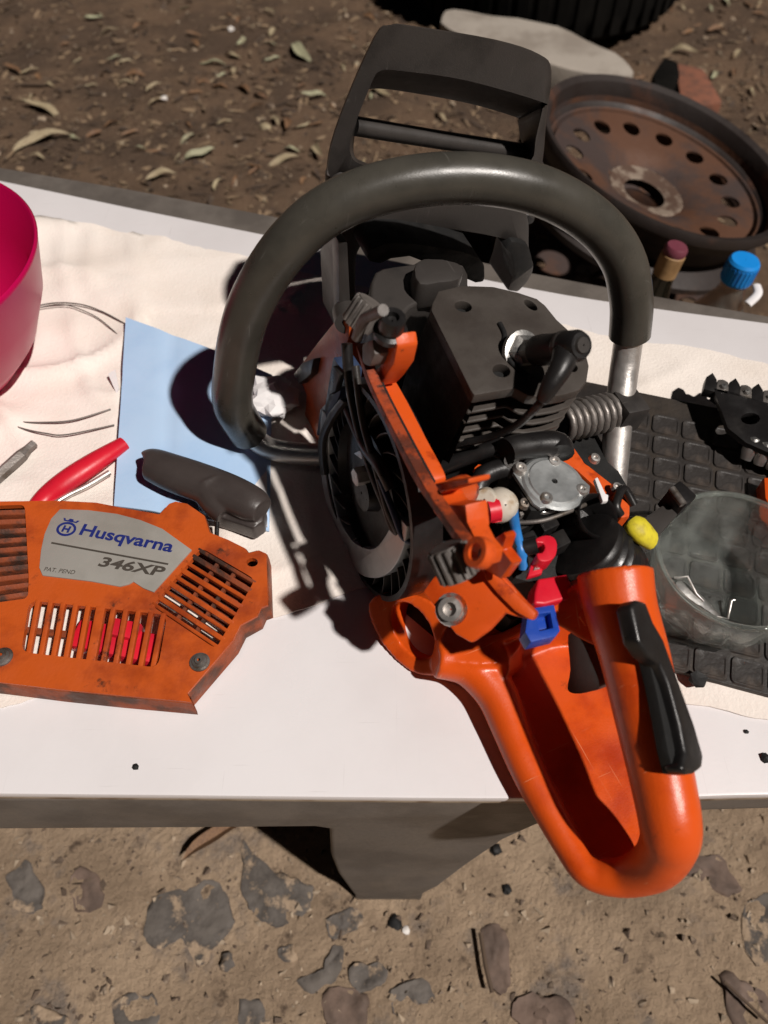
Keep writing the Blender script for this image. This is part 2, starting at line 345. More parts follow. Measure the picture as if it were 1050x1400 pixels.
# flat stones set in the trodden soil in front of the bench (outlines measured, then made irregular)
STONES = [([(195, 1285), (205, 1235), (250, 1213), (305, 1208), (318, 1270), (300, 1290), (270, 1320), (240, 1310)], 's'),
          ([(330, 1150), (355, 1178), (400, 1200), (425, 1215), (428, 1245), (385, 1270), (350, 1255), (330, 1225)], 's'),
          ([(10, 1190), (40, 1175), (58, 1210), (60, 1245), (25, 1250), (12, 1220)], 's'),
          ([(405, 1340), (440, 1325), (455, 1290), (470, 1300), (465, 1330), (430, 1355)], 's'),
          ([(475, 1325), (520, 1315), (525, 1340), (490, 1350)], 's'),
          ([(160, 1365), (215, 1360), (215, 1400), (165, 1405)], 's'), ([(325, 1370), (350, 1360), (370, 1385), (365, 1410), (330, 1410)], 's'),
          ([(446, 1352), (500, 1352), (498, 1410), (448, 1400)], 'b'), ([(98, 1195), (130, 1190), (140, 1235), (105, 1245)], 'b'),
          ([(445, 1255), (470, 1240), (492, 1245), (490, 1275), (455, 1280)], 's'), ([(530, 1355), (560, 1335), (590, 1345), (590, 1380), (550, 1392)], 's'),
          ([(655, 1280), (670, 1262), (690, 1270), (700, 1340), (675, 1355)], 'b'), ([(1015, 1240), (1050, 1220), (1080, 1250), (1070, 1310), (1025, 1315)], 's'),
          ([(920, 1165), (985, 1175), (1010, 1210), (990, 1220), (930, 1190)], 'b'), ([(980, 1330), (1030, 1345), (1060, 1390), (1010, 1410)], 'b'),
          ([(382, 1298), (402, 1292), (405, 1312), (388, 1316)], 's'), ([(40, 1385), (70, 1378), (95, 1400), (60, 1420)], 's'), ([(700, 1370), (760, 1360), (790, 1400), (720, 1415)], 'b')]
for pts, k in STONES:
    P = [T(x, y, GZ) for x, y in pts]
    P = [p + noise.noise_vector(p * 60) * .0062 + noise.noise_vector(p * 190) * .0024 for p in cat(P, 6, True)]
    for p in P: p.z = GZ - .004
    c = sum(P, Vector()) / len(P)
    top = [c + (p - c) * .96 + V(0, 0, .0050 + .003 * noise.noise(p * 50)) for p in P]
    mid = [c + (p - c) * .55 + V(0, 0, .0072 + .004 * noise.noise(p * 40)) for p in P]
    rgs = [P, top]
    for q_ in (.84, .70, .55, .40, .25, .10):
        rgs.append([c + (p - c) * q_ + V(0, 0, .0058 + .0045 * noise.noise((c + (p - c) * q_) * 45) + .0018 * noise.noise((c + (p - c) * q_) * 160)) for p in P])
    b_ = loft(rgs, cap=True); rough_up(b_, .0013, 120)
    obj('stone', b_, M['stone' if k == 's' else 'brown_stone'], ground, 50)

def in_poly(x, y, P):
    c = False
    for i in range(len(P)):
        a, b = P[i], P[i - 1]
        if (a[1] > y) != (b[1] > y) and x < (b[0] - a[0]) * (y - a[1]) / (b[1] - a[1]) + a[0]: c = not c
    return c
# loose grit
bm = bmesh.new(); rng = random.Random(3)
def grit(bm, p, s):
    q = [V(rng.gauss(0, 1), rng.gauss(0, 1), rng.gauss(0, .6)).normalized() * s * rng.uniform(.6, 1.1) for _ in range(5)]
    vs = [bm.verts.new(p + a) for a in q] 
    for a in range(5):
        for b_ in range(a + 1, 5):
            for c in range(b_ + 1, 5):
                try: bm.faces.new((vs[a], vs[b_], vs[c]))
                except ValueError: pass
for i in range(3400):
    x, y = rng.uniform(-.75, .8), rng.uniform(-.05, .3); grit(bm, V(x, y, gh(x, y) + .0008), rng.choice([.0010, .0012, .0016, .0018, .0025, .0025, .004, .006]))
for i in range(1500):
    x, y = rng.uniform(-1.4, 1.3), rng.uniform(.75, 2.7); grit(bm, V(x, y, gh(x, y) + .001), rng.choice([.0025, .004, .006, .010]))
tag(obj('gravel', bm, M['chip'], smooth=0), 'fine grit and soil crumbs scattered over the ground', 'gravel', kind='stuff')

# ------------------------------------------------------------------ bench
bench = tag(empty('bench', (0, .4, GZ)), 'grey moulded plastic bench with a flared leg under the white board', 'bench')
BL = bench.matrix_world.inverted() if False else Matrix.Translation((0, -.4, -GZ))
def bobj(name, bm, m, **k):
    bm.transform(BL); return obj(name, bm, m, bench, **k)
far_lip = [T(x, y, -.03) for x, y in ((-400, 150), (0, 228), (173, 257), (371, 294), (727, 372), (893, 403), (1050, 431), (1500, 520))]
bobj('bench_top', prism(far_lip + [V(.62, .137, -.03), V(-.60, .137, -.03)], (0, 0, -.03), .004), M['bench'])
front = [(-300, 1093), (1350, 1091), (1350, 1104), (1050, 1106), (950, 1109), (870, 1113), (790, 1119), (735, 1128), (690, 1148), (640, 1182), (600, 1212), (572, 1226), (540, 1229), (497, 1229), (482, 1222), (462, 1195), (452, 1170), (450, 1134), (430, 1131), (300, 1132), (0, 1134), (-300, 1136)]
FY = .124
bobj('skirt', prism([TY(x, y, FY) for x, y in front], (0, .035, 0), .004, 3), M['bench'])
bobj('leg', prism([V(-.016, FY + .03, -.40), V(.02, FY + .03, -.40), V(.06, FY + .03, -.1), V(-.04, FY + .03, -.1)], (0, .12, 0), .006), M['bench'])
lg = prism([V(-.03, .13, GZ - .002), V(.04, .13, GZ - .002), V(.04, .155, GZ - .002), V(-.03, .155, GZ - .002)], (0, 0, .05), .003); bobj('foot', lg, M['bench'])
for x in (-.5, .5):
    bobj('leg', prism([V(x - .03, .52, GZ), V(x + .03, .52, GZ), V(x + .03, .56, GZ), V(x - .03, .56, GZ)], (0, 0, -GZ - .05), .006), M['bench'])

# ------------------------------------------------------------------ white board
far_e = [(-400, 165), (0, 246), (188, 286), (371, 322), (713, 391), (890, 420), (1050, 441), (1500, 500)]
near_e = [(1500, 1084), (1050, 1086), (900, 1090), (700, 1091), (400, 1090), (200, 1088), (0, 1086), (-400, 1084)]
P = [p + noise.noise_vector(p * 6) * .0012 for p in cat([T(x, y) for x, y in far_e], 4) + cat([T(x, y) for x, y in near_e], 6)]
for p in P: p.z = 0
wb = empty('white_board', (0, .4, -.012)); tag(wb, 'glossy white board covering the bench, partly under the cream cloth', 'board')
bm = prism(P, (0, 0, -.008), .002, 2); bm.transform(Matrix.Translation((0, -.4, .012))); obj('board_face', bm, M['board'], wb)
Q = [p + V(0, 0, -.0085) for p in P]; c = V(0, .4, 0); Q = [V(p.x, p.y + (.0004 if p.y < .2 else -.0004), p.z) for p in Q]
bm = prism(Q, (0, 0, -.004), .001); bm.transform(Matrix.Translation((0, -.4, .012))); obj('backing', bm, M['boardedge'], wb)

# ------------------------------------------------------------------ drop cloth
def interp(tab, x):
    for (a, b), (c, d) in zip(tab[:-1], tab[1:]):
        if x <= c or (c, d) == tab[-1]: return b + (d - b) * (x - a) / (c - a)
CF = [(-300, 240), (0, 296), (60, 304), (190, 322), (330, 352), (470, 388), (700, 432), (880, 470), (960, 478), (1050, 500), (1400, 560)]
CN = [(-300, 1040), (0, 968), (76, 946), (324, 862), (420, 832), (510, 800), (600, 790), (700, 830), (850, 915), (936, 962), (1050, 985), (1400, 1030)]
bm = bmesh.new(); NX, NY = 190, 110; g = []
def fold(p):
    w_ = noise.noise_vector(p * 4) * .05; q = p + w_
    a = 1 - abs(noise.noise(V(q.x * 5 + q.y * 4, q.y * 13 - q.x * 5, 2)) * 2); b = 1 - abs(noise.noise(V(q.x * 16 + 3, q.y * 11 + q.x * 9, 5)) * 2)
    m_ = max(0, noise.noise(V(p.x * 4.5, p.y * 4.5, 8)) + .45)
    return .0012 + 1.7 * m_ * (.011 * max(0, a) ** 4 + .0055 * max(0, b) ** 4) + .0016 * (noise.noise(p * 26) + .5)
def flatk(x):    # the cloth is pressed flat under what stands on it
    return 1
for i in range(NX + 1):
    px = -300 + 1700 * i / NX; col = []
    for j in range(NY + 1):
        t = j / NY; yy = interp(CF, px) * (1 - t) + interp(CN, px) * t + 4 * noise.noise(V(px * .02, t, 0)) + 2 * noise.noise(V(px * .09, t, 4))
        p = T(px, yy); h = fold(p)
        e = min(1, min(t, 1 - t) * 12)
        k = 1.0
        if p.x > -.03: k = .25
        elif p.y < .43: k = .22 + .6 * max(0, (p.y - .37) / .06)
        if -.21 < p.x < -.05 and p.y < .54: k = min(k, .2)
        p.z = max(.0012, .0012 + h * k * (.35 + .65 * e)); col.append(bm.verts.new(p))
    g.append(col)
for i in range(NX):
    for j in range(NY): bm.faces.new((g[i][j], g[i][j + 1], g[i + 1][j + 1], g[i + 1][j]))
bmesh.ops.recalc_face_normals(bm, faces=bm.faces)
ret = bmesh.ops.extrude_face_region(bm, geom=bm.faces[:])
for v in [e for e in ret['geom'] if isinstance(e, bmesh.types.BMVert)]: v.co.z -= .0009
tag(obj('drop_cloth', bm, M['cloth'], smooth=80), 'rumpled cream cotton cloth spread over the white board', 'cloth')
# ================================================================== THINGS ON THE TABLE
# rubber mat with raised tiles
mo = T(862, 538, .004); ex = (T(985, 563, .004) - mo).normalized(); ey = V(ex.y, -ex.x, 0)      # ex along rows, ey towards us
mat_root = tag(empty('rubber_mat', mo), 'black rubber mat with rounded tile pattern lying right of the saw', 'mat')
ML = Matrix.Translation(-mo)
mw = .30; mh = (T(975, 934, .004) - mo).dot(ey); x0 = -.06
o_ = [mo + ex * a + ey * b for a, b in ((x0, 0), (mw, 0), (mw, mh), (x0, mh))]
bm = prism(o_, (0, 0, .0035), .001); bm.transform(ML); obj('mat_base', bm, M['rubbermat'], mat_root)
def tile_mesh(w, h):
    def rr(w, h, r, z):
        out = []
        for cx, cy, a in ((w - r, h - r, 0), (-w + r, h - r, 90), (-w + r, -h + r, 180), (w - r, -h + r, 270)):
            for k in range(4): out.append(V(cx + r * math.cos(R(a + k * 30)), cy + r * math.sin(R(a + k * 30)), z))
        return out
    return loft([rr(w, h, .0036, 0), rr(w - .0006, h - .0006, .0034, .0014), rr(w - .0016, h - .0016, .003, .0014), rr(w - .0024, h - .0024, .003, .0008), rr(w * .4, h * .4, .003, .0007)], True)
tm = None; rows = max(6, round((mh - .02) / .0215)); cols = 15; tw = (mw - x0 - .02) / cols; th = (mh - .02) / rows
ang = math.atan2(ex.y, ex.x)
for r_ in range(rows):
    for c_ in range(cols):
        cx = x0 + .01 + tw * (c_ + .5) + tw * .10 * r_; cy = .02 + th * (r_ + .5)
        if cx > mw - tw / 2: continue
        if tm is None:
            t_ = obj('tile', tile_mesh(tw * .465, th * .455), M['tileedge'], mat_root, 30); tm = t_; t_.data.materials.append(M['tilewear'])
            for f_ in t_.data.polygons:
                if f_.center.z > .0015: f_.material_index = 1
        else:
            t_ = tm.copy(); COL.objects.link(t_)
        t_.location = ex * cx + ey * cy + V(0, 0, .0034); t_.rotation_euler = (0, 0, ang + rng.uniform(-.02, .02))

# magenta bowl
bc = T(-118, 470, 0) ; p_ = T(53, 374, .100); bc = V(p_.x - .1165, p_.y, .004)
bowl = tag(empty('bowl', bc), 'large magenta plastic bowl at the left edge of the cloth', 'bowl')
prof = [(.001, 0), (.060, 0), (.064, .002), (.088, .030), (.105, .065), (.1155, .105), (.1165, .108), (.1150, .110), (.1128, .108), (.102, .068), (.085, .033), (.060, .006), (.001, .004)]
obj('bowl_wall', lathe(prof, seg=96), M['bowl'], bowl, 60)

# light blue leaflet: slightly raised folded stack, dark gap below its left edge
nz_ = .016
NB = [(172, 434), (262, 466), (372, 512), (368, 726), (285, 702), (156, 692)]
nb = T(260, 600, 0)
pad = tag(empty('blue_booklet', nb), 'light blue folded paper booklet under the pull handle', 'booklet')
NLm = Matrix.Translation(-nb)
def lerp(a, b, t): return a + (b - a) * t
bm = bmesh.new(); gg = []
C4 = [T(*NB[0], .014), T(*NB[2], .012), T(*NB[3], .004), T(*NB[5], .011)]
for i in range(25):
    rowv = []
    for j in range(25):
        u, v_ = i / 24, j / 24
        p = lerp(lerp(C4[0], C4[1], u), lerp(C4[3], C4[2], u), v_)
        p.z += .0022 * math.sin(u * 3.1) + .0010 * noise.noise(p * 30) - .0012 * max(0, 1 - abs(u - .33) * 14) - .001 * max(0, 1 - abs(v_ - .36) * 16)
        rowv.append(bm.verts.new(p))
    gg.append(rowv)
for i in range(24):
    for j in range(24): bm.faces.new((gg[i][j], gg[i][j + 1], gg[i + 1][j + 1], gg[i + 1][j]))
bmesh.ops.recalc_face_normals(bm, faces=bm.faces)
ret = bmesh.ops.extrude_face_region(bm, geom=bm.faces[:])
for v in [e for e in ret['geom'] if isinstance(e, bmesh.types.BMVert)]: v.co.z -= .0012
bm.transform(NLm); obj('cover_sheet', bm, M['notebook'], pad, 60)
pg = [T(x, y, .004) for x, y in ((180, 450), (365, 520), (366, 722), (285, 700), (175, 690))]
bm = prism(pg, (0, 0, .003), .0005); bm.transform(NLm); obj('pages', bm, M['white'], pad)
for i in range(9):
    a = T(296 + i * 7.5, 708 + i * 2.0, .0075); bm = boxf(a + V(0, -.002, .0), V(.0012 + .0006 * (i % 3), 0, 0), V(0, .0016, 0), V(0, 0, .0004)); bm.transform(NLm); obj('printed_mark', bm, M['print'], pad)
# torn white tag beside it and crumpled paper behind the handle
tp = T(153, 518, .01); bm = prism([T(148, 512, .010), T(158, 506, .011), T(163, 532, .008), T(160, 540, .006)], (0, 0, .0008)); tag(obj('paper_tag', bm, M['white']), 'small torn white paper tag left of the blue booklet', 'paper')
bm = bmesh.new(); bmesh.ops.create_icosphere(bm, subdivisions=3, radius=.022)
for v in bm.verts: v.co = v.co * (1 + .5 * abs(noise.noise(v.co * 60)) - .25 + .3 * noise.noise(v.co * 130)); v.co.z = max(-.009, v.co.z * .55)
bmesh.ops.translate(bm, verts=bm.verts, vec=T(372, 545, .013)); tag(obj('crumpled_paper', bm, M['white'], smooth=0), 'crumpled white paper between the handle bar and the saw', 'paper')

# thin wires
def wire(pts, r_, label):
    P = cat([T(x, y, .0085) for x, y in pts], 8)
    for p in P: p.z = .006 + .003 * noise.noise(p * 12)
    return tag(obj('thin_cord', tube(P, r_, 8), M['dullsteel'], smooth=80), label, 'cord', 'thin cord loops on the cloth')
wire([(45, 419), (75, 414), (110, 415), (140, 424), (172, 440)], .00065, 'thin cord arcing from the magenta bowl to the blue booklet, upper strand')
wire([(40, 423), (85, 416), (125, 428), (150, 445), (168, 462)], .0005, 'thin cord arcing from the magenta bowl to the blue booklet, lower strand')
wire([(-10, 562), (20, 573), (60, 575), (100, 572), (150, 556)], .00065, 'thin cord curving across the cloth above the black hex key')
wire([(-10, 568), (25, 582), (60, 590), (90, 592), (155, 578)], .0006, 'thin cord curving across the cloth just above the red pliers handle')

# hex key and red-handled pliers
hk = tag(empty('torx_driver', T(10, 640, .006)), 'dark steel star-tipped driver lying at the left edge', 'driver')
HL = Matrix.Translation(-T(10, 640, .006))
bm = tube([T(-40, 685, .008), T(30, 622, .008)], .0048, 6); bm.transform(HL); obj('shaft', bm, M['dullsteel'], hk, 30)
bm = tube([T(30, 622, .008), T(38, 614, .008), T(47, 606, .008)], [.0048, .0034, .0033], 6); bm.transform(HL); obj('tip', bm, M['dullsteel'], hk, 30)
pl = tag(empty('pliers', T(100, 650, .01)), 'red handled pliers half under the orange starter cover', 'pliers'); PL = Matrix.Translation(-T(100, 650, .01))
P = cat([T(170, 606, .013), T(130, 632, .014), T(92, 657, .013), T(62, 680, .0095), T(40, 705, .0085)], 6)
bm = tube(P, catf([.006, .0085, .0090, .0078, .0060], 6), 14, sq=.8); bm.transform(PL); obj('grip', bm, M['red'], pl, 80)
P = cat([T(150, 646, .009), T(120, 664, .009), T(88, 680, .009), T(50, 705, .009)], 5)
bm = tube(P, .0022, 8); bm.transform(PL); obj('spring_arm', bm, M['steel'], pl, 80)

# ------------------------------------------------------------------ starter cover
SZ = .021
st = tag(empty('starter_cover', T(160, 800, 0)), 'worn orange starter cover with silver name plate, vents and black pull handle', 'starter cover')
STL = Matrix.Translation(-T(160, 800, 0))
def zt(x, y, z=SZ): return T(x / 2.5, 600 + y / 2.5, z)
def sobj(name, bm, m, **k):
    par = k.pop('parent', st); bm.transform(STL); return obj(name, bm, m, par, **k)
outer = [(-260, 225), (0, 214), (200, 211), (330, 218), (420, 236), (545, 258), (578, 222), (600, 214), (640, 222), (698, 262), (716, 320), (780, 345), (838, 374), (850, 390), (885, 381), (910, 392), (916, 568), (893, 576), (880, 605), (822, 636), (795, 690), (640, 870), (655, 900), (605, 895), (400, 876), (200, 856), (0, 832), (-260, 805)]
def rrect(c, r, n=4):
    out = []
    m = len(c); c = [Vector((*q, 0)) for q in c]
    for i in range(m):
        a, b, d = c[i - 1], c[i], c[(i + 1) % m]; u = (a - b).normalized() * r; v_ = (d - b).normalized() * r
        for k in range(n + 1):
            t = k / n; out.append(((b + u) * (1 - t) ** 2 + 2 * b * t * (1 - t) + (b + v_) * t * t)[:2])
    return out
win = rrect([(100, 552), (572, 602), (540, 782), (72, 728)], 32)
slw = rrect([(688, 372), (872, 480), (738, 718), (520, 572)], 22)
lsw = rrect([(-200, 235), (85, 225), (98, 470), (96, 545), (-200, 585)], 20)
hole = [(862 + 20 * math.cos(a * math.pi / 6), 422 + 15 * math.sin(a * math.pi / 6)) for a in range(12)]
bm = plate([zt(*q) for q in outer], [[zt(*q) for q in h] for h in (win, slw, lsw, hole)], (0, 0, -.004), 0)
body = sobj('housing', bm, M['orange_worn'], smooth=25)
# side wall as closed shell
n_ = len(outer); cc = Vector((330, 560, 0))
lowo = []
for i, q in enumerate(outer):
    a, b = Vector(outer[i - 1]), Vector(outer[(i + 1) % n_]); t = (b - a).normalized(); nn = Vector((t.y, -t.x))
    lowo.append((q[0] + nn.x * 9, q[1] + nn.y * 9))
top_in = [zt(*q, SZ - .0006) for q in outer]; base = [zt(*q, .004) for q in lowo]
# keep vertical-ish walls: drop from the top outline straight down, flared by a few mm
def wallring(k, z): return [V(p.x + (p.x - 0) * 0, p.y, z) + (p - (sum(top_in, Vector()) / n_)).normalized() * k for p in top_in]
rings = [wallring(-.0012, SZ - .0002), wallring(.0006, SZ - .002), wallring(.0012, SZ - .008), wallring(.0014, .003)]
inner = [wallring(-.001, .003), wallring(-.004, SZ - .005)]
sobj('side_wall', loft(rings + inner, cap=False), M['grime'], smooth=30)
# label plate
lab = [(205, 240), (300, 243), (400, 256), (480, 277), (555, 307), (655, 379), (525, 523), (490, 510), (455, 487), (440, 496), (410, 504), (310, 486), (145, 466), (134, 440), (140, 380), (152, 325), (175, 272)]
lb = sobj('name_plate', plate([zt(*q, SZ + .0012) for q in lab], [], (0, 0, -.0016), .0003), M['label'])
up_ = (zt(270, 330) - zt(270, 365))
def lobj(bm, m, name='lettering'):
    bm.transform(STL); return obj(name, bm, m, lb, 0)
lz = V(0, 0, .0016)
t1 = zt(272, 330); t2 = zt(588, 391); upv = V(-(t2 - t1).y, (t2 - t1).x, 0).normalized()
lobj(place_text(text_bm('Husqvarna', 1, 0, .026), t1, t2, upv * .0088, lz), M['ink'])
t1 = zt(336, 437); t2 = zt(558, 474)
lobj(place_text(text_bm('346XP', 1, .12, .03), t1, t2, upv * .0074, lz), M['inkgrey'])
t1 = zt(152, 455); t2 = zt(256, 467)
lobj(place_text(text_bm('PAT. PEND', 1, 0, .003), t1, t2, upv * .0030, lz), M['inkgrey'])
la, lb_ = zt(180, 357), zt(578, 430); dn = -upv * .0012
lobj(prism([la + lz, lb_ + lz, lb_ + lz + dn, la + lz + dn], (0, 0, .0002)), M['inkgrey'], 'ruled_line')
# emblem: crowned ring with an H
ec = zt(229, 312) + lz; exv = (zt(588, 391) - zt(272, 330)).normalized(); er = .0062
def e2(u, v_): return ec + exv * (u * er) + upv * (v_ * er)
ringo = []; ringi = []
for k in range(40):
    a = 2 * math.pi * k / 40; ringo.append(e2(1.1 * math.cos(a), .92 * math.sin(a))); ringi.append(e2(.84 * math.cos(a), .66 * math.sin(a)))
bm = plate(ringo, [ringi], (0, 0, -.0004))
H = [(-.42, -.42), (-.2, -.42), (-.2, -.1), (.2, -.1), (.2, -.42), (.42, -.42), (.42, .42), (.2, .42), (.2, .1), (-.2, .1), (-.2, .42), (-.42, .42)]
crown = [(-.75, .98), (-.95, 1.32), (-.7, 1.3), (-.62, 1.12), (-.3, 1.12), (-.22, 1.36), (.22, 1.36), (.3, 1.12), (.62, 1.12), (.7, 1.3), (.95, 1.32), (.75, .98)]
bm = merge(bm, prism([e2(*q) for q in H], (0, 0, -.0004)), prism([e2(*q) for q in crown], (0, 0, -.0004)))
lobj(bm, M['ink'], 'emblem')
# window bars, slats
for k in range(11):
    f = (k + .55) / 11.0; a = (100 + 472 * f + 6, 552 + 50 * f - 6); b = (72 + 468 * f, 728 + 54 * f + 6)
    wd = 17 if k == 5 else 9
    p0, p1 = zt(a[0], a[1], SZ + .0008), zt(b[0], b[1], SZ - .002); hw = exv * (wd / 2.5 * .00045)
    sobj('bar', prism([p0 - hw, p0 + hw, p1 + hw, p1 - hw], (0, 0, -.004), .0006), M['orange_worn'])
bm = prism([zt(80, 640, SZ - .009), zt(570, 690, SZ - .009), zt(570, 715, SZ - .009), zt(80, 662, SZ - .009)], (0, 0, -.003), .0005); sobj('inner_rib', bm, M['dirty_slat'])
bm = boxf(zt(400, 700, .008), exv * .028, upv * .010, V(0, 0, .006), .003); bm = merge(bm, boxf(zt(430, 660, .012), exv * .010, upv * .006, V(0, 0, .006), .002)); sobj('pulley_core', bm, M['red'], smooth=40)
for k in range(9):
    f = (k + .3) / 8.6
    a = Vector((688 + (520 - 688) * f, 372 + (572 - 372) * f)); b = Vector((872 + (738 - 872) * f, 480 + (718 - 480) * f))
    d_ = (b - a); a = a - d_ * .03; b = b + d_ * .03
    hv = Vector((-9, 11)) * .5 * (1.25 if k % 2 else .9)
    q = [zt(*(a - hv), SZ + .0010), zt(*(b - hv), SZ + .0006), zt(*(b + hv), SZ - .0005), zt(*(a + hv), SZ - .0005)]
    sobj('slat', prism(q, (0, 0, -.0045), .0005), M['dirty_slat' if k < 2 else 'orange_worn'])
bm = prism([zt(*q, SZ - .010) for q in ((690, 380), (870, 482), (770, 660), (580, 520))], (0, 0, -.002)); sobj('inner_baffle', bm, M['dirty_slat'])
for k in range(2):
    f = .36 + .3 * k; a = Vector((688 + 184 * f, 372 + 108 * f)); b = Vector((520 + 218 * f, 572 + 146 * f)); hv = Vector((5, 3))
    q = [zt(*(a - hv), SZ - .003), zt(*(a + hv), SZ - .003), zt(*(b + hv), SZ - .003), zt(*(b - hv), SZ - .003)]
    sobj('cross_rib', prism(q, (0, 0, -.003)), M['dirty_slat'])
for k in range(10):
    f = (k + .4) / 10; ya = 235 + 350 * f; yb = 228 + 312 * f
    q = [zt(-200, ya, SZ - .001), zt(97, yb, SZ - .001), zt(97, yb + 17, SZ - .003), zt(-200, ya + 18, SZ - .003)]
    sobj('slat', prism(q, (0, 0, -.006), .0006), M['dirty_slat'])
bm = prism([zt(-220, 240, SZ - .012), zt(100, 220, SZ - .012), zt(100, 560, SZ - .012), zt(-220, 600, SZ - .012)], (0, 0, -.002)); sobj('filter_mesh', bm, M['deepblack'])
for sx, sy in ((12, 748), (684, 766)):
    p = zt(sx, sy, SZ - .001)
    s_ = sobj('screw', lathe([(.001, .0045), (.0026, .0045), (.0028, .0032), (.0044, .0030), (.0048, .0022), (.0062, .0018), (.0064, .0), (.0005, -.001)], p, (0, .05, 1), 20), M['dullsteel'], smooth=30)
# rope bushing + pull handle resting on the booklet
b0 = zt(740, 315, .016); b1 = zt(740, 350, .014)
sobj('rope', tube([b0 + V(0, .006, .002), b1], .0016, 8), M['black'], smooth=80)
hz = .026
def hp(x, y, z=hz): return T(x, y, z)
P = cat([hp(199, 634), hp(206, 634), hp(235, 646), hp(275, 660), hp(315, 675), hp(345, 690), hp(359, 698)], 5)
rr_ = catf([.0085, .0122, .0142, .0146, .0142, .0132, .0098], 5)
b1_ = tube(P, rr_, 20, sq=.85)
P2 = cat([hp(285, 664, .026), hp(300, 690, .022), hp(312, 706, .019)], 4)
b2_ = tube([hp(290, 666, .024), hp(300, 688, .021), hp(312, 702, .019)], [.016, .0125, .010], 18)
b3_ = tube([hp(282, 686, .017), hp(300, 698, .016), hp(345, 706, .015)], [.0085, .0085, .008], 14)
b4_ = prism([hp(x, y, .021) for x, y in ((262, 668), (282, 690), (292, 704), (346, 722), (360, 712), (363, 692), (320, 676))], (0, 0, -.015))
hb = merge(b1_, b2_, b3_, b4_)
sobj('pull_handle', fuse([hb], .0011, 6), M['pullgrip'], smooth=80)

# ------------------------------------------------------------------ glass bowl with clips
gcn = T(985, 790, .0075); gcn = V(.216, .246, .0075)
gp_s = 1.0
gb = tag(empty('glass_bowl', gcn), 'clear glass bowl holding metal clips on the rubber mat', 'bowl')
gp = [(.001, .003), (.034, .003), (.038, .004), (.044, .016), (.049, .034), (.053, .056), (.0545, .058), (.0552, .056), (.0525, .034), (.047, .014), (.040, .001), (.034, 0), (.001, .0)]
gp = [(a * .90, b * .92) for a, b in gp]
gbm = lathe(gp, seg=72)
for v in gbm.verts:
    a_ = math.atan2(v.co.y, v.co.x); h_ = max(0, math.sin(min(1, max(0, v.co.z / .05)) * math.pi)); k_ = 1 + .045 * h_ * math.cos(12 * a_); v.co.x *= k_; v.co.y *= k_
obj('bowl_wall', gbm, M['glass'], gb, 60)
gp_r = [(.0483 + .0018 * math.cos(a * math.pi / 5), .0530 + .0018 * math.sin(a * math.pi / 5)) for a in range(11)]
obj('bowl_rim', lathe(gp_r, seg=72), M['glass'], gb, 80)
def clip(pts, label, r_=.0009):
    P = [Vector(p) for p in pts]; c = P[0].copy(); e = tag(obj('wire_clip', tube(P, r_, 8), M['steel'], smooth=50), label, 'clip', 'metal clips in the glass bowl'); return e
def gz(x, y, z=.016): return T(x, y, z)
clip([gz(922, 790, .018), gz(940, 788, .020), gz(952, 812, .014), gz(962, 822, .013)], 'bent wire clip lying left in the glass bowl')
clip([gz(980, 843, .013), gz(995, 846, .013), gz(1000, 821, .018), gz(1004, 820, .018)], 'hook shaped wire clip lying right in the glass bowl')
tag(obj('metal_strip', tube(cat([gz(925, 796, .014), gz(945, 812, .0125), gz(968, 830, .012), gz(985, 846, .012)], 4), [.001, .0035, .0045, .005, .0045, .004, .004, .003, .003, .002, .002, .002, .001], 10, sq=.25), M['alloy'], smooth=40), 'shiny metal strip under the wire clips in the glass bowl', 'metal strip')

# ------------------------------------------------------------------ guide bar with chain at the right edge
bz = .03
cb = tag(empty('chain_bar', T(1020, 570, .0)), 'black metal bar nose wrapped in a toothed saw chain at the right edge', 'saw bar'); CBL = Matrix.Translation(-T(1020, 570, 0))
def cobj(name, bm, m, **k): bm.transform(CBL); return obj(name, bm, m, cb, **k)
q = [(975, 530), (1000, 535), (1040, 548), (1100, 560), (1180, 580), (1180, 660), (1100, 640), (1020, 605), (995, 585)]
hl = [(1026 + 13 * math.cos(a * math.pi / 6), 572 + 8 * math.sin(a * math.pi / 6)) for a in range(12)]
cobj('plate', plate([T(x, y, bz) for x, y in q], [[T(x, y, bz) for x, y in hl]], (0, 0, -.005), .0006), M['black'])
for k in range(14):
    f = k / 13; x = 974 + f * 206; y = 508 + f * 48 + 14
    p = T(x, y, bz); dx = (T(1180, 575, bz) - T(974, 522, bz)).normalized(); dy = V(-dx.y, dx.x, 0)
    s_ = .0052
    tri = [p - dx * s_ - dy * .010, p + dx * s_ - dy * .010, p + dx * s_ * .6 + dy * .004, p - dx * s_ * .2 + dy * (.011 if k % 2 == 0 else .006), p - dx * s_ + dy * .004]
    cobj('chain_link', prism(tri, (0, 0, -.008), .0012), M['dullsteel' if k % 2 else 'black'])
    if k % 2:
        cobj('rivet', lathe([(.0005, .0022), (.002, .002), (.0028, .0005), (.0028, 0)], p - dy * .003 + V(0, 0, .0), (0, 0, 1), 12), M['alloy'])
for k in range(8):
    p = T(1024 + k * 17, 618 + k * 7, .02); 
    cobj('chain_link', lathe([(.0005, .012), (.004, .011), (.0056, .006), (.0056, 0), (.004, -.006)], p, (.2, .5, .8), 14), M['alloy'])
cobj('tensioner', prism([T(x, y, .022) for x, y in ((1044, 650), (1180, 690), (1180, 760), (1062, 712), (1046, 680))], (0, 0, -.02), .003), M['orange'])
bm = prism([T(x, y, .012) for x, y in ((972, 540), (1000, 560), (1050, 640), (1180, 690), (1180, 610), (1060, 560))], (0, 0, -.006), .001); cobj('under_plate', bm, M['deepblack'])

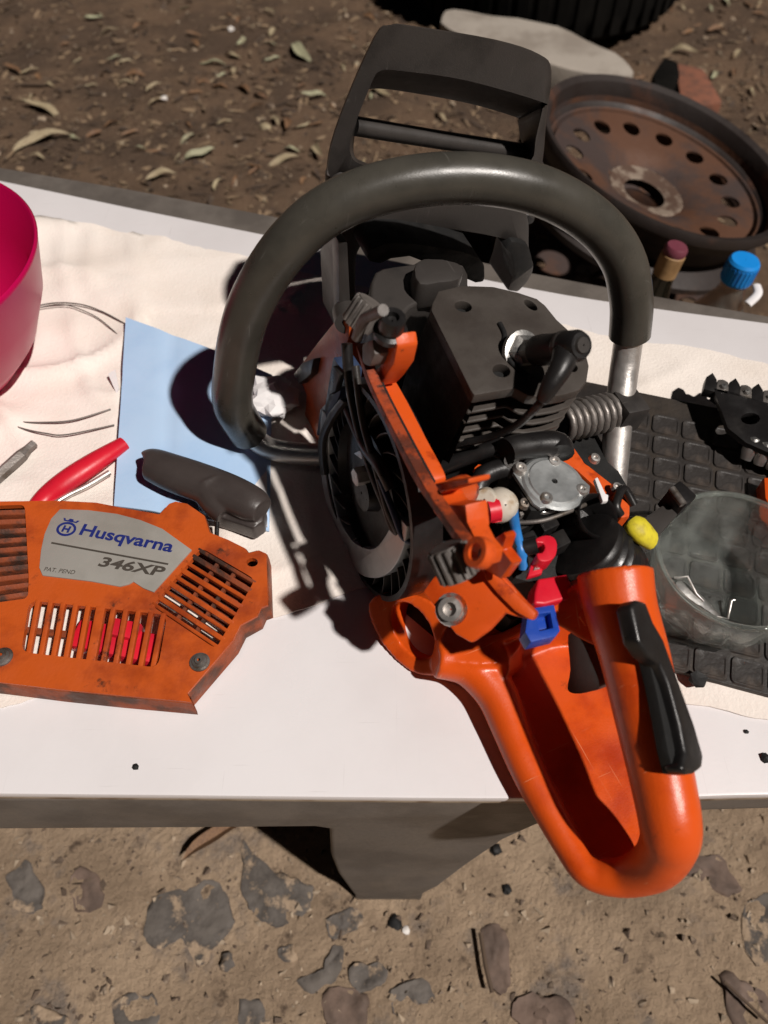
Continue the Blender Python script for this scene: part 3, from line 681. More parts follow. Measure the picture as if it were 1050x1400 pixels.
# small dark debris on the board
for i, (x, y, s_) in enumerate(((185, 1048, .0022), (1046, 1036, .0035), (1020, 1000, .0016), (955, 930, .006))):
    bm = bmesh.new(); bmesh.ops.create_icosphere(bm, subdivisions=1, radius=s_)
    for v in bm.verts: v.co.z *= .5
    rough_up(bm, s_ * .5, 300); bmesh.ops.translate(bm, verts=bm.verts, vec=T(x, y, s_ * .3 + (.008 if i == 3 else 0)))
    tag(obj('dirt_crumb', bm, M['deepblack'], smooth=0), ('black crumb on the white board below the starter cover', 'black crumb at the right edge of the white board', 'tiny crumb on the board near its right edge', 'dark lump at the front edge of the rubber mat')[i], 'crumb')
# ================================================================== CHAINSAW (own frame: x right, y forward, z up)
saw = tag(empty('chainsaw', mat=SM), 'partly dismantled orange chainsaw with bare engine, standing in the middle of the bench', 'chainsaw')
def part(name, bm, m, parent=None, smooth=40): return obj(name, bm, m, parent or saw, smooth)
def SR_(pts, ax, val, r, n=4): return SP(rrect(pts, r, n), ax, val)
# crankcase mass
cc_ = SP([(500, 470), (590, 420), (720, 470), (800, 560), (862, 668), (860, 740), (800, 800), (700, 850), (610, 770), (545, 690), (505, 590)], 'U', .045)
part('crankcase', prism(cc_, (0, 0, -.05), .004), M['deepblack'])
# ---- rear handle
tank = empty('x'); bpy.data.objects.remove(tank)
L = [(628, 905), (655, 930), (680, 975), (705, 1035), (735, 1098), (765, 1152), (795, 1192), (830, 1210), (870, 1212), (905, 1195), (925, 1160), (915, 1090), (895, 1000), (875, 900), (850, 830), (760, 830), (690, 860), (640, 875)]
DN = SI.to_3x3() @ V(0, 0, -1)
FUS = [prism([p for p in cat([SW(x, y, .0105) for x, y in L], 3, True)], DN * .008)]
rim = cat([SW(x, y, z) for x, y, z in ((596, 900, .024), (640, 908, .020), (676, 945, .015), (697, 995, .013), (722, 1055, .012), (752, 1112, .011), (778, 1160, .011), (797, 1190, .011))], 5)
gpts = [S(840, 782, 'R', .014), S(848, 830, 'R', .010), S(868, 900, 'R', .007), S(886, 980, 'R', .004), S(904, 1060, 'R', .000), S(916, 1124, 'R', -.004), S(914, 1154, 'R', -.002), SW(896, 1182, .036), SW(860, 1198, .020), SW(824, 1199, .0135)]
rim_p = [SW(x, y, z) for x, y, z in ((596, 900, .024), (640, 908, .020), (676, 945, .015), (697, 995, .013), (722, 1055, .012), (752, 1112, .012), (778, 1158, .012), (798, 1188, .0125))]
loop_r = [.012, .0135, .0130, .0112, .0100, .0090, .0082, .0080] + [.0196, .0185, .0174, .0165, .0157, .0149, .0140, .0126, .0104, .0090][::-1]
FUS.append(tube(cat(rim_p + gpts[::-1], 6), catf(loop_r, 6), 24, up=(0, 0, 1)))
# front of the handle, carrying the grip
wb_ = cat([SW(x, y, .012) for x, y in ((640, 930), (690, 912), (728, 892), (765, 880), (800, 882), (832, 890))], 5)
wt_ = cat([SW(x, y, z) for x, y, z in ((640, 884, .030), (690, 876, .040), (728, 858, .050), (765, 842, .060), (800, 818, .072), (832, 800, .082))], 5)
wm_ = [a.lerp(b, .45) + V(0, .006, -.004) for a, b in zip(wb_, wt_)]
FUS.append(loft([[a, b, c, c + V(0, .006, 0), b + V(0, .007, 0), a + V(0, .007, 0)] for a, b, c in zip(wb_, wm_, wt_)]))
web = [(742, 838), (770, 812), (812, 790), (842, 800), (852, 850), (838, 880), (815, 884), (780, 866)]
FUS.append(prism(cat([SG(x, y, (-.5, -.5, .7), S(806, 842, 'R', .002)) for x, y in web], 3, True), V(.5, .5, -.7) * .016))
bo_ = SG(806, 842, (-.5, -.5, .7), S(806, 842, 'R', .002)); part('boss', lathe([(.0005, .0022), (.005, .002), (.0065, -.001)], bo_, (-.5, -.5, .7), 6), M['orange'], None, 20) if False else None
# filler neck on the left
fo = [(503, 824), (540, 808), (588, 822), (612, 850), (640, 872), (690, 885), (690, 930), (640, 916), (604, 924), (560, 918), (518, 874)]
fh = [(564 + 28 * math.cos(a * math.pi / 12) + 9 * math.sin(a * math.pi / 12), 862 + 8 * math.cos(a * math.pi / 12) + 38 * math.sin(a * math.pi / 12)) for a in range(24)]
FR = -.056
NN = V(-.72, -.22, .62).normalized(); NP = S(564, 862, 'R', FR)
nk = [SG(x, y, NN, NP) for x, y in fo]; hk_ = [SG(x, y, NN, NP) for x, y in fh]
FUS.append(plate(cat(nk, 3, True), [hk_], -NN * .026))
FUS.append(prism(cat([SW(x, y, .034) for x, y in ((600, 872), (640, 830), (690, 845), (715, 872), (690, 905), (640, 908), (606, 900))], 3, True), DN * .031))
rear = part('rear_handle', fuse(FUS, .0013, 7), M['orange'], None, 80)
part('boss', lathe([(.0005, .0022), (.005, .002), (.0065, -.001)], bo_, (-.5, -.5, .7), 6), M['orange'], rear, 20)
bm = prism([p - NN * .022 for p in hk_], -NN * .003); part('filler_floor', bm, M['deepblack'], rear)
# ---- trigger, lockout
tr = [(776, 868), (792, 872), (806, 900), (820, 938), (806, 946), (786, 949), (775, 942), (779, 915)]
part('throttle_trigger', prism(cat(SP(tr, 'R', .002), 3, True), (.010, 0, 0), .002), M['guard'])
gax = (gpts[5] - gpts[1]).normalized(); gm = V(.45, 0, .9); gm = (gm - gax * gm.dot(gax)).normalized(); gc0 = gpts[3]
slot = [(862, 832), (872, 822), (888, 846), (908, 880), (930, 945), (948, 1010), (945, 1046), (922, 1058), (905, 980), (888, 905), (870, 876)]
lk0 = [(863, 826), (870, 820), (882, 822), (893, 850), (905, 872), (925, 930), (945, 985), (962, 1035), (960, 1048), (950, 1056), (930, 1060), (921, 1052), (919, 1035), (905, 960), (888, 905), (868, 872)]
part('lever_slot', prism(cat([SG(x, y, gm, gc0 + gm * .0170) for x, y in slot], 2, True), -gm * .006, .001), M['deepblack'], rear)
lk = [(863, 828), (871, 819), (884, 823), (894, 850), (908, 874), (930, 935), (950, 990), (963, 1034), (961, 1050), (950, 1058), (938, 1060), (931, 1050), (937, 1028), (929, 990), (914, 935), (903, 908), (888, 898), (874, 878)]
lever = part('lockout_lever', prism([SG(x, y, gm, gc0 + gm * .0220) for x, y in lk], -gm * .009, .0024, 3), M['black'], None, 50)
# ---- side plate (orange) with rubber mount
pl_ = [(578, 809), (599, 780), (632, 794), (656, 772), (668, 762), (690, 790), (731, 837), (728, 848), (702, 842), (690, 838), (668, 862), (644, 879), (623, 867)]
PN = V(-.62, -.22, .75).normalized(); PP = S(640, 820, 'R', -.062)
sp_ = part('side_plate', prism([SG(x, y, PN, PP) for x, y in pl_], -PN * .008, .0014), M['orange'])
part('plate_lip', prism([SG(x, y, PN, PP + PN * .003) for x, y in ((660, 770), (676, 782), (706, 812), (733, 838), (727, 849), (704, 836), (680, 812), (662, 790))], -PN * .012, .0015), M['orange_frame'], sp_)
p = SG(617, 833, PN, PP)
part('mount_screw', merge(lathe([(.0005, .0005), (.0035, .0005), (.0036, .0035), (.0062, .0032), (.0064, 0), (.0085, 0), (.009, -.001)], p, PN, 20)), M['steel'], sp_, 30)
# ---- orange frame rail on the starter side
def band(pxa, pxb, ax, va, vb, vec, m, name, bev=.0012, parent=None):
    a = cat([S(x, y, ax, va) for x, y in pxa], 4); b = cat([S(x, y, ax, vb) for x, y in pxb], 4)
    return part(name, prism(a + b[::-1], vec, bev), m, parent)
RR = -.070
rail = band([(486, 470), (500, 520), (532, 590), (566, 658), (594, 700), (622, 742)], [(498, 500), (512, 535), (548, 606), (582, 668), (606, 704), (634, 742)], 'R', RR - .008, RR - .008, (.006, 0, 0), M['rail_dirty'], 'frame_rail')
band([(503, 512), (520, 548), (548, 602), (576, 655), (584, 668)], [(514, 516), (534, 552), (560, 604), (584, 650), (586, 664)], 'R', RR + .004, RR + .004, (.010, 0, 0), M['orange_frame'], 'rail_wall', parent=rail)
band([(498, 505), (512, 538), (546, 604), (580, 664)], [(506, 514), (522, 548), (550, 602), (582, 662)], 'R', RR - .004, RR - .004, (.006, 0, 0), M['deepblack'], 'rail_groove', parent=rail)
part('rail_bracket', prism(SP([(507, 516), (512, 508), (527, 490), (528, 462), (540, 456), (543, 474), (538, 498), (525, 518), (516, 528)], 'R', RR), (.012, 0, 0), .0015), M['orange_frame'], rail)
part('rail_arm', prism(SP([(583, 668), (592, 662), (640, 654), (640, 662), (600, 675), (612, 690), (636, 690), (640, 726), (622, 738), (592, 700)], 'R', RR), (.012, 0, 0), .0015), M['orange_frame'], rail)
p0, p1 = S(612, 680, 'R', RR + .006), S(634, 670, 'R', RR + .026)
part('rail_sleeve', tube([p0, p1], .0085, 16), M['orange_frame'], rail, 50)
part('rail_lower', prism(SP([(622, 700), (634, 704), (652, 742), (664, 756), (660, 776), (640, 748), (622, 742)], 'R', RR), (.010, 0, 0), .0015), M['orange_frame'], rail)
part('rail_tab', prism(SP([(660, 778), (672, 738), (688, 728), (692, 734), (686, 752), (700, 770), (684, 792)], 'R', -.055), (.006, 0, 0), .001), M['orange'], rail)
# rubber mounts with ribs
def ribbed(pa, pb, rad, name, n=7, lab=None):
    ax = (pb - pa).normalized(); Lh = (pb - pa).length; core = tube([pa, pb], rad * .86, 18); root = part(name, core, M['ribrubber'], None, 50)
    x = ax.orthogonal().normalized(); y = ax.cross(x)
    for k in range(14):
        a = 2 * math.pi * k / 14; d = x * math.cos(a) + y * math.sin(a); t = ax.cross(d)
        part('rib', boxf(pa + (pb - pa) * .5 + d * rad * .92, ax * Lh * .47, t * rad * .10, d * rad * .14, .0004, 1), M['ribrubber'], root, 40)
    return root
ma = ribbed(S(610, 746, 'R', -.084), S(630, 790, 'R', -.080), .0094, 'rubber_mount')
part('mount_cap', prism(SP([(632, 738), (640, 736), (664, 756), (660, 766), (652, 764)], 'R', -.074), (.006, 0, 0), .002), M['black'], ma)
p = S(656, 756, 'R', -.080); part('mount_eye', lathe([(.004, .003), (.0068, .003), (.0072, 0), (.0068, -.003), (.004, -.003), (.004, .003)], p, (-1, .2, .5), 18), M['orange_frame'], ma, 30)
mb = ribbed(S(486, 446, 'R', -.074), S(508, 412, 'R', -.066), .0085, 'rubber_mount')
part('mount_arch', tube(cat(SP([(488, 462), (497, 438), (510, 430), (524, 424)], 'R', -.080), 4), .003, 10), M['ribrubber'], mb, 70)
part('mount_pad', prism(SP([(494, 470), (508, 464), (512, 485), (505, 502), (494, 498)], 'R', -.078), (.01, 0, 0), .002), M['ribrubber'], mb)
p = S(535, 446, 'R', -.070)
part('rail_bolt', lathe([(.0005, .004), (.003, .004), (.0032, .007), (.0062, .007), (.0068, .005), (.0068, -.002), (.009, -.003), (.009, -.006), (.004, -.007)], p, (-.1, -.1, 1), 20), M['black'], rail, 30)
# ---- flywheel
FWR = -.063
pts = [S(x, y, 'R', FWR) for x, y in ((464, 544), (433, 595), (445, 685), (475, 758), (511, 791), (552, 742))]
fc = S(502, 672, 'R', FWR); frad = sum((q - fc).length for q in pts) / 6 * .96
fly = part('flywheel', lathe([(.001, .004), (.012, .004), (.014, -.004), (frad * .62, -.004), (frad * .64, .002), (frad * .66, -.006), (frad * .93, -.008), (frad * .95, .003), (frad, .003), (frad, -.016), (.001, -.016)], fc, (-1, 0, 0), 64), M['black'], None, 30)
for k in range(26):
    a = 2 * math.pi * k / 26; d = V(0, math.cos(a), math.sin(a)); t = V(0, -math.sin(a), math.cos(a))
    bl = [fc + V(-.001, 0, 0) + d * (frad * r_) + t * (frad * s_) for r_, s_ in ((.66, 0), (.75, .05), (.84, .13), (.93, .24))]
    rb = [x + t * .0007 + d * -.0004 for x in bl]
    part('fin', prism(bl + rb[::-1], (.007, 0, 0)), M['palefin'], fly, 30)
part('nut', lathe([(.0005, .006), (.0055, .006), (.006, .005), (.006, -.003)], S(497, 650, 'R', FWR - .004), (-1, 0, 0), 6), M['steel'], fly, 20)
part('pawl', prism(SP([(483, 620), (492, 616), (497, 624), (494, 628)], 'R', FWR - .005), (.003, 0, 0), .0005), M['alloy'], fly)
# shroud ring below the flywheel
a0 = [(440, 560), (436, 600), (440, 660), (452, 712), (468, 748), (488, 782), (512, 791), (535, 780), (550, 752), (556, 720)]
b0_ = [(452, 575), (448, 610), (452, 660), (462, 706), (480, 738), (500, 750), (514, 748), (528, 730), (536, 712), (540, 700)]
band(a0, b0_, 'R', FWR - .004, FWR - .002, (.014, 0, 0), M['zinc'], 'flywheel_shroud')
band([(464, 545), (446, 570), (434, 605), (438, 650)], [(470, 550), (453, 574), (440, 607), (443, 650)], 'R', FWR - .006, FWR - .006, (.004, 0, 0), M['guard'], 'shroud_lip')
# ignition coil and wires
coil = part('ignition_coil', prism(SP([(455, 488), (468, 508), (464, 540), (446, 588), (432, 596), (437, 560), (444, 552)], 'R', -.066), (.014, 0, 0), .0015), M['coil'])
part('coil_core', prism(SP([(455, 500), (464, 512), (458, 535), (450, 540)], 'R', -.072), (.004, 0, 0), .0006), M['black'], coil)
def cable(name, pxs, r_, m, n=6, seg=10):
    return part(name, tube(cat([S(*q) for q in pxs], n), r_, seg), m, None, 80)
cable('ignition_cable', [(474, 470, 'R', -.066), (478, 520, 'R', -.066), (490, 580, 'R', -.066), (508, 640, 'R', -.066), (528, 690, 'R', -.066), (540, 722, 'R', -.064), (566, 738, 'R', -.06)], .0034, M['black'])
cable('wire', [(486, 500, 'R', -.066), (496, 575, 'R', -.067), (516, 645, 'R', -.068), (532, 700, 'R', -.068), (548, 735, 'R', -.064)], .0024, M['guard'])
cable('wire', [(478, 560, 'R', -.064), (500, 610, 'R', -.066), (522, 640, 'R', -.068), (536, 668, 'R', -.066)], .0042, M['black'])
cable('wire', [(520, 655, 'R', -.069), (538, 700, 'R', -.068), (552, 735, 'R', -.066), (572, 742, 'R', -.06)], .002, M['coil'])
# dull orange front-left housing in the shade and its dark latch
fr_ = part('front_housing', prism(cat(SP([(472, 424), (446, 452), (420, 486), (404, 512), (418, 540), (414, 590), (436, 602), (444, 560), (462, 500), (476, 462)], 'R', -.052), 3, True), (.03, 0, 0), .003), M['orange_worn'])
part('latch', prism(SP([(400, 512), (412, 496), (428, 490), (424, 512), (408, 526)], 'R', -.058), (.012, 0, 0), .002), M['black'], fr_)
# ---- cylinder
CT = .150
zc = lambda x, y: (560 + x / 3.5, 360 + y / 3.5)
co_ = [zc(*q) for q in ((104, 225), (108, 192), (138, 132), (250, 105), (400, 110), (520, 138), (610, 168), (650, 200), (705, 268), (790, 345), (840, 415), (860, 490), (850, 560), (812, 606), (740, 628), (660, 640), (565, 632), (505, 598), (310, 630), (295, 610))]
def ell(cx, cy, a, b, rot=0, n=16):
    return [(cx + a * math.cos(t) * math.cos(rot) - b * math.sin(t) * math.sin(rot), cy + a * math.cos(t) * math.sin(rot) + b * math.sin(t) * math.cos(rot)) for t in [2 * math.pi * k / n for k in range(n)]]
ch = [ell(*zc(257, 205), 11.5, 7, .2), ell(*zc(440, 512), 12, 8.5, .2), ell(*zc(580, 198), 10.5, 4.5, .65), ell(*zc(786, 500), 5, 5)]
cyl = part('cylinder', plate(SP(co_, 'U', CT), [SP(h, 'U', CT) for h in ch], (0, 0, -.007), .0012), M['cyl'], None, 30)
top_ = SP(co_, 'U', CT); cc0 = sum(top_, Vector()) / len(top_)
for k in range(6):
    s_ = .985 - .012 * k; ring_ = [cc0 + (p - cc0) * s_ + V(.004 * k * .15, 0, -.0145 - .0088 * k) for p in top_]
    part('fin', prism(ring_, (0, 0, -.0022), .0006, 1), M['cyl' if k < 9 else 'deepblack'], cyl, 30)
core = [cc0 + (p - cc0) * .80 + V(0, 0, -.006) for p in top_]
part('barrel', prism(core, (0, 0, -.085)), M['deepblack'], cyl, 30)
wallp = [cc0 + (p - cc0) * .995 + V(0, 0, -.0065) for p in top_]
# black sheet over the starter side of the fins, standing in for shade
iL = [-2, -1, 0, 1, 2]; ed = [wallp[i] for i in iL]
bm = loft([[p for p in ed], [p + V(-.004, 0, -.045) for p in ed], [p + V(-.004, 0, -.085) for p in ed], [p + V(.001, 0, -.085) for p in ed], [p + V(.003, .0, -.0) for p in ed]], cap=False, closed=False); part('shade_sheet', bm, M['deepblack'], cyl, 40)
part('cylinder_bracket', prism(SP([(532, 548), (556, 560), (566, 590), (583, 602), (580, 612), (560, 612), (548, 604)], 'U', .075), (0, 0, -.006), .001), M['alloy'], cyl)
# recess step around the plug
stp = cat(SP([zc(430, 288), zc(455, 345), zc(447, 400), zc(475, 462), zc(520, 505), zc(572, 540)], 'U', CT + .0004), 5)
part('recess_edge', tube(stp, .0016, 8), M['deepblack'], cyl, 80)
pp = S(714, 482, 'U', CT + .001); bend = S(779, 474, 'U', CT + .030)
axp = (bend - pp).normalized()
plug = part('spark_plug', merge(lathe([(.010, 0), (.0105, .002), (.0105, .006), (.0075, .008), (.0065, .018)], pp - axp * .002, axp, 6, True), lathe([(.0125, -.002), (.0125, .001), (.011, .0015)], pp, axp, 20, True)), M['alloy'], None, 25)
b_a = pp + axp * .013
bend_end = bend + axp * .004
boot = part('plug_boot', tube([b_a, b_a + axp * .006, bend - axp * .012, bend - axp * .003, bend + axp * .006, bend + axp * .009], [.0082, .0086, .0080, .0084, .0082, .0066], 24), M['black'], None, 50)
arm_end = S(741, 548, 'U', CT + .012); cab0 = arm_end
part('boot_elbow', tube(cat([bend - axp * .002, S(768, 500, 'U', CT + .027), S(752, 528, 'U', CT + .020), arm_end], 5), catf([.0074, .0062, .0050, .0034], 5), 18), M['black'], boot, 80)
part('boot_collar', lathe([(.0084, 0), (.0088, .001), (.0088, .0025), (.0084, .0035)], bend - axp * .006, axp, 28), M['guard'], boot, 50)
part('boot_tip', lathe([(.0005, .0025), (.004, .0025), (.0050, 0)], bend_end + axp * .004, axp, 20), M['guard'], boot, 50)
cable('plug_lead', [(741, 548, 'U', CT + .012), (728, 562, 'U', CT + .004), (705, 582, 'U', CT - .012), (668, 598, 'U', .118), (630, 606, 'U', .105), (592, 618, 'U', .09), (560, 640, 'U', .075)], .0023, M['black'])
# ---- muffler cover seen behind the cylinder
mf = part('muffler_cover', prism(cat(SP([(506, 400), (513, 372), (536, 364), (566, 360), (585, 352), (634, 362), (640, 388), (640, 402), (596, 402), (560, 420), (534, 446), (512, 436)], 'U', .128), 2, True), (0, 0, -.04), .004, 3), M['guard'], None, 50)
part('muffler_step', prism(cat(SP([(566, 366), (580, 352), (628, 358), (632, 380), (600, 386), (574, 388)], 'U', .142), 2, True), (0, 0, -.02), .003), M['guard'], mf, 50)
part('muffler_foot', prism(SP([(497, 402), (506, 392), (520, 436), (510, 452), (500, 440)], 'U', .115), (0, 0, -.03), .003), M['guard'], mf, 50)
part('exhaust_shell', prism(cat(SP([(500, 352), (530, 332), (600, 338), (655, 352), (664, 378), (650, 388), (560, 352), (520, 362)], 'F', .125), 2, True), (0, .04, 0), .004), M['deepblack'], mf, 50)
# ---- front handle
hpts = [S(318, 548, 'F', .118), S(319, 520, 'F', .118), S(330, 455, 'F', .118), S(352, 398, 'F', .118), S(395, 334, 'F', .116), S(455, 284, 'F', .114), S(540, 253, 'F', .110), S(640, 244, 'F', .102), S(735, 260, 'F', .090), S(808, 300, 'F', .078), S(850, 352, 'F', .066), S(863, 410, 'F', .054), S(861, 458, 'F', .046)]
lowb = [SW(452, 622, .014), SW(405, 620, .013), SW(366, 612, .0135), S(340, 592, 'F', .118), S(323, 565, 'F', .118)]
hpath = cat(lowb[3:] + hpts, 6)
fh_ = part('front_handle', tube(hpath, .0142, 24), M['olive'], None, 80)
part('tube_foot', tube(cat(lowb[:4], 5), [.0085] * 16, 16), M['steel'], fh_, 80)
tb = cat([S(861, 452, 'F', .047), SW(855, 495, .078), SW(849, 540, .062), SW(844, 590, .044), SW(837, 665, .018)], 5)
part('tube_leg', tube(tb, .0100, 20), M['steel'], fh_, 80)
br = SW(855, 562, .056)
part('tube_clamp', boxf(br, V(.0100, 0, 0), V(0, .011, 0), V(0, 0, .012), .003), M['guard'], fh_, 40)
# ---- anti-vibration spring
sa, sb = S(766, 578, 'F', .012), SW(838, 562, .054); ax_ = (sb - sa); xx = ax_.orthogonal().normalized(); yy = ax_.normalized().cross(xx); hel = []
for k in range(8 * 14 + 1):
    t = k / (8 * 14); a = 2 * math.pi * t * 8; hel.append(sa + ax_ * t + (xx * math.cos(a) + yy * math.sin(a)) * .0118)
part('vibration_spring', tube(hel, .0027, 8), M['dullsteel'], None, 80)
part('spring_core', tube([sa, sb], .008, 14), M['deepblack'], None, 60)
# ---- hand guard
FG = .185
go = [(457, 246), (447, 222), (464, 158), (511, 50), (534, 34), (563, 35), (677, 54), (737, 74), (754, 97), (747, 163), (737, 236), (700, 246), (600, 244), (520, 246)]
def gz1(x, y): return (400 + x / 2.019, y / 2.019)
gi_a = [gz1(*q) for q in ((160, 425), (163, 372), (215, 236), (242, 196), (300, 196), (480, 222), (690, 282), (690, 300), (672, 380), (660, 440), (600, 452), (400, 470), (250, 462), (185, 452))]
gi_b = [gz1(*q) for q in ((170, 428), (172, 372), (196, 262), (214, 246), (290, 250), (480, 284), (612, 322), (622, 335), (628, 380), (640, 428), (600, 450), (400, 470), (250, 462), (195, 446))]
n0 = len(go)
def ringF(P, v): return cat(SP(P, 'F', v), 4, True)
rg = [ringF(go, FG + .030), ringF(go, FG + .004), [p + (sum(ringF(go, FG), Vector()) / (4 * n0) - p) * .012 for p in ringF(go, FG)], ringF(gi_a, FG - .002), ringF(gi_b, FG + .026)]
bm = loft(rg, cap=False); 
guard = part('hand_guard', bm, M['guard'], None, 50)
gb_ = cat([S(484, 172, 'F', FG + .020), S(600, 191, 'F', FG + .022), S(722, 209, 'F', FG + .020)], 4)
part('cross_bar', tube(gb_, .0066, 16, sq=.9), M['guard'], guard, 80)
# lower bracket of the guard: hoop around the engine
hoa = [(462, 455), (460, 380), (462, 322), (500, 296), (560, 284), (640, 280), (700, 284), (722, 296), (724, 340), (730, 365), (722, 385), (708, 400)]
hob = [(486, 430), (487, 380), (490, 345), (512, 322), (560, 310), (640, 318), (690, 328), (705, 336), (708, 350), (704, 368), (700, 382), (694, 398)]
band(hoa, hob, 'F', .150, .150, (0, .035, 0), M['guard'], 'guard_hoop', .003)
band([(700, 330), (722, 336), (730, 365)], [(690, 340), (700, 352), (704, 385)], 'F', .145, .145, (0, .02, 0), M['deepblack'], 'hoop_end', .002)
part('guard_pivot', lathe([(.0035, .004), (.008, .004), (.0085, 0), (.0085, -.010), (.0035, -.010), (.0035, .004)], S(474, 437, 'F', .10), (-.3, -1, .2), 24), M['guard'], None, 40)
part('guard_arm', prism(SP([(462, 330), (476, 332), (480, 420), (486, 440), (476, 456), (464, 448)], 'F', .11), (0, .012, 0), .002), M['guard'])
# ---- carburettor
CZ_ = .106
zk = lambda x, y: (620 + x / 3.5, 600 + y / 3.5)
cp = [zk(*q) for q in ((285, 160), (320, 132), (440, 112), (500, 104), (560, 140), (655, 225), (650, 262), (560, 300), (418, 332), (385, 310))]
cb_ = part('carburettor', prism([p - V(0, 0, .003) for p in SP([zk(*q) for q in ((285, 165), (320, 138), (500, 110), (650, 228), (645, 270), (418, 330), (380, 330))], 'U', CZ_)], (0, 0, -.035), .003), M['deepblack'])
cov = part('metering_cover', prism(SP(cp, 'U', CZ_), (0, 0, -.0028), .0006), M['zinc'], cb_, 30)
cce = S(*zk(478, 212), 'U', CZ_)
part('cover_dome', lathe([(.0018, .0006), (.0018, .0021), (.0150, .0024), (.0158, .0016), (.0178, .0012), (.0192, .0)], cce, (0, 0, 1), 40), M['zinc'], cov, 25)
part('vent_hole', lathe([(.0005, .0012), (.0019, .0012)], cce, (0, 0, 1), 14), M['deepblack'], cov)
for x, y in ((440, 290), (610, 250), (318, 148), (478, 116)):
    part('screw', lathe([(.0004, .0016), (.0016, .0016), (.0018, .0030), (.0034, .0028), (.0040, .0012), (.0044, 0)], S(*zk(x, y), 'U', CZ_ + .0002), (0, 0, 1), 16), M['steel'], cov, 30)
part('fuel_inlet', tube(cat(SP([zk(250, 60), zk(300, 42), zk(420, 25), zk(500, 30), zk(515, 70)], 'U', .112), 4), .0078, 14), M['black'], cb_, 80)
for x, y, r_ in ((250, 52, .004), (270, 102, .0045)):
    part('hose_end', lathe([(.0018, .004), (r_, .004), (r_, -.006), (.0018, -.006), (.0018, .004)], S(*zk(x, y), 'U', .105), (-.3, -.6, .7), 16), M['guard'], cb_, 40)
part('idle_lever', prism(SP([zk(*q) for q in ((676, 190), (690, 182), (728, 262), (742, 268), (740, 296), (715, 300), (705, 270))], 'U', .108), (0, 0, -.003), .0006), M['white'], cb_)
# air intake throat (round black mouth)
ic = S(*zk(678, 372), 'U', .100); ia = V(.05, -.35, .93).normalized()
part('intake_throat', lathe([(.0120, -.016), (.0128, -.004), (.0136, .002), (.0128, .0035), (.0115, .002), (.0108, -.012), (.009, -.016), (.001, -.017)], ic, ia, 40), M['black'], cb_, 50)
# black rubber bellow that plugs the handle
bwc = cat([S(796, 742, 'U', .090), S(808, 756, 'U', .084), S(824, 772, 'U', .074), S(836, 796, 'U', .058)], 7)
rw = []
for k, p in enumerate(bwc): rw.append(.0205 + (.0018 if k % 3 == 1 else 0) + .003 * k / len(bwc))
part('intake_bellow', tube(bwc, rw, 32), M['black'], None, 60)
part('air_box', prism(SP([(700, 690), (760, 690), (800, 700), (862, 720), (870, 745), (820, 790), (740, 800), (700, 790), (676, 740)], 'U', .078), (0, 0, -.04), .004), M['deepblack'])
for k in range(6):
    a = S(690 + k * 14, 700 + (k % 3) * 22, 'U', .086); part('carburettor_fitting', boxf(a, V(.006, .001, 0), V(0, .004 + .001 * (k % 2), 0), V(0, 0, .006), .0012), M['black'], cb_)
# milky primer with red elbow, blue tube
pr = S(*zk(222, 318), 'U', .104)
prim = part('fuel_primer', lathe([(.0005, .010), (.005, .0095), (.0088, .006), (.0102, .0), (.0095, -.006), (.006, -.009), (.0005, -.0095)], pr, (-.2, -.5, .8), 24), M['milky'], None, 60)
part('primer_collar', lathe([(.0005, .006), (.0055, .006), (.0062, .004), (.0062, -.004), (.003, -.004)], S(*zk(152, 286), 'U', .108), (-.5, -.4, .6), 20), M['milky'], prim, 40)
part('red_elbow', merge(tube([S(*zk(160, 345), 'U', .106), S(*zk(214, 335), 'U', .107)], .0068, 14), tube([S(*zk(196, 340), 'U', .106), S(*zk(205, 395), 'U', .102)], .0036, 12)), M['red'], prim, 50)
cable('breather_hose', [(*zk(286, 340), 'U', .103), (*zk(296, 420), 'U', .104), (*zk(318, 520), 'U', .102), (*zk(332, 570), 'U', .098), (*zk(336, 625), 'U', .094)], .0028, M['bluetube'])
# red choke lever and stop knob
ck = part('choke_lever', prism(cat(SP([zk(*q) for q in ((395, 476), (440, 460), (480, 470), (497, 505), (490, 556), (462, 582), (425, 586), (404, 572), (400, 546), (424, 545), (438, 520), (428, 497), (400, 496))], 'U', .108), 2, True), (0, 0, -.011), .0016), M['red'], None, 60)
part('lever_leg', prism(SP([zk(*q) for q in ((375, 582), (432, 574), (428, 642), (352, 664))], 'U', .100), (0, 0, -.004), .0015), M['red'], ck)
part('lever_hole', prism(SP([zk(*q) for q in ((392, 606), (416, 602), (414, 622), (384, 628))], 'U', .1008), (0, 0, -.002)), M['alloy'], ck)
kn = [zk(*q) for q in ((405, 668), (545, 645), (582, 732), (575, 756), (440, 792), (385, 788), (388, 735))]
part('stop_knob', prism(SP(kn, 'U', .098), (0, 0, -.016), .0045, 3), M['red'], ck, 50)
cable('control_rod', [(*zk(250, 500), 'U', .098), (*zk(320, 520), 'U', .100), (*zk(400, 505), 'U', .104)], .005, M['black'])
# blue clip
bcl = SP([(722, 832), (758, 826), (766, 862), (760, 870), (726, 878), (718, 864)], 'U', .096)
bci = SP([(734, 840), (752, 837), (756, 858), (738, 862)], 'U', .096)
bk = part('blue_clip', plate(bcl, [bci], (0, 0, -.010), .001), M['blue'], None, 30)
part('clip_pad', prism(SP([(730, 842), (750, 840), (754, 858), (734, 862)], 'U', .091), (0, 0, -.004), .0006), M['blue'], bk)
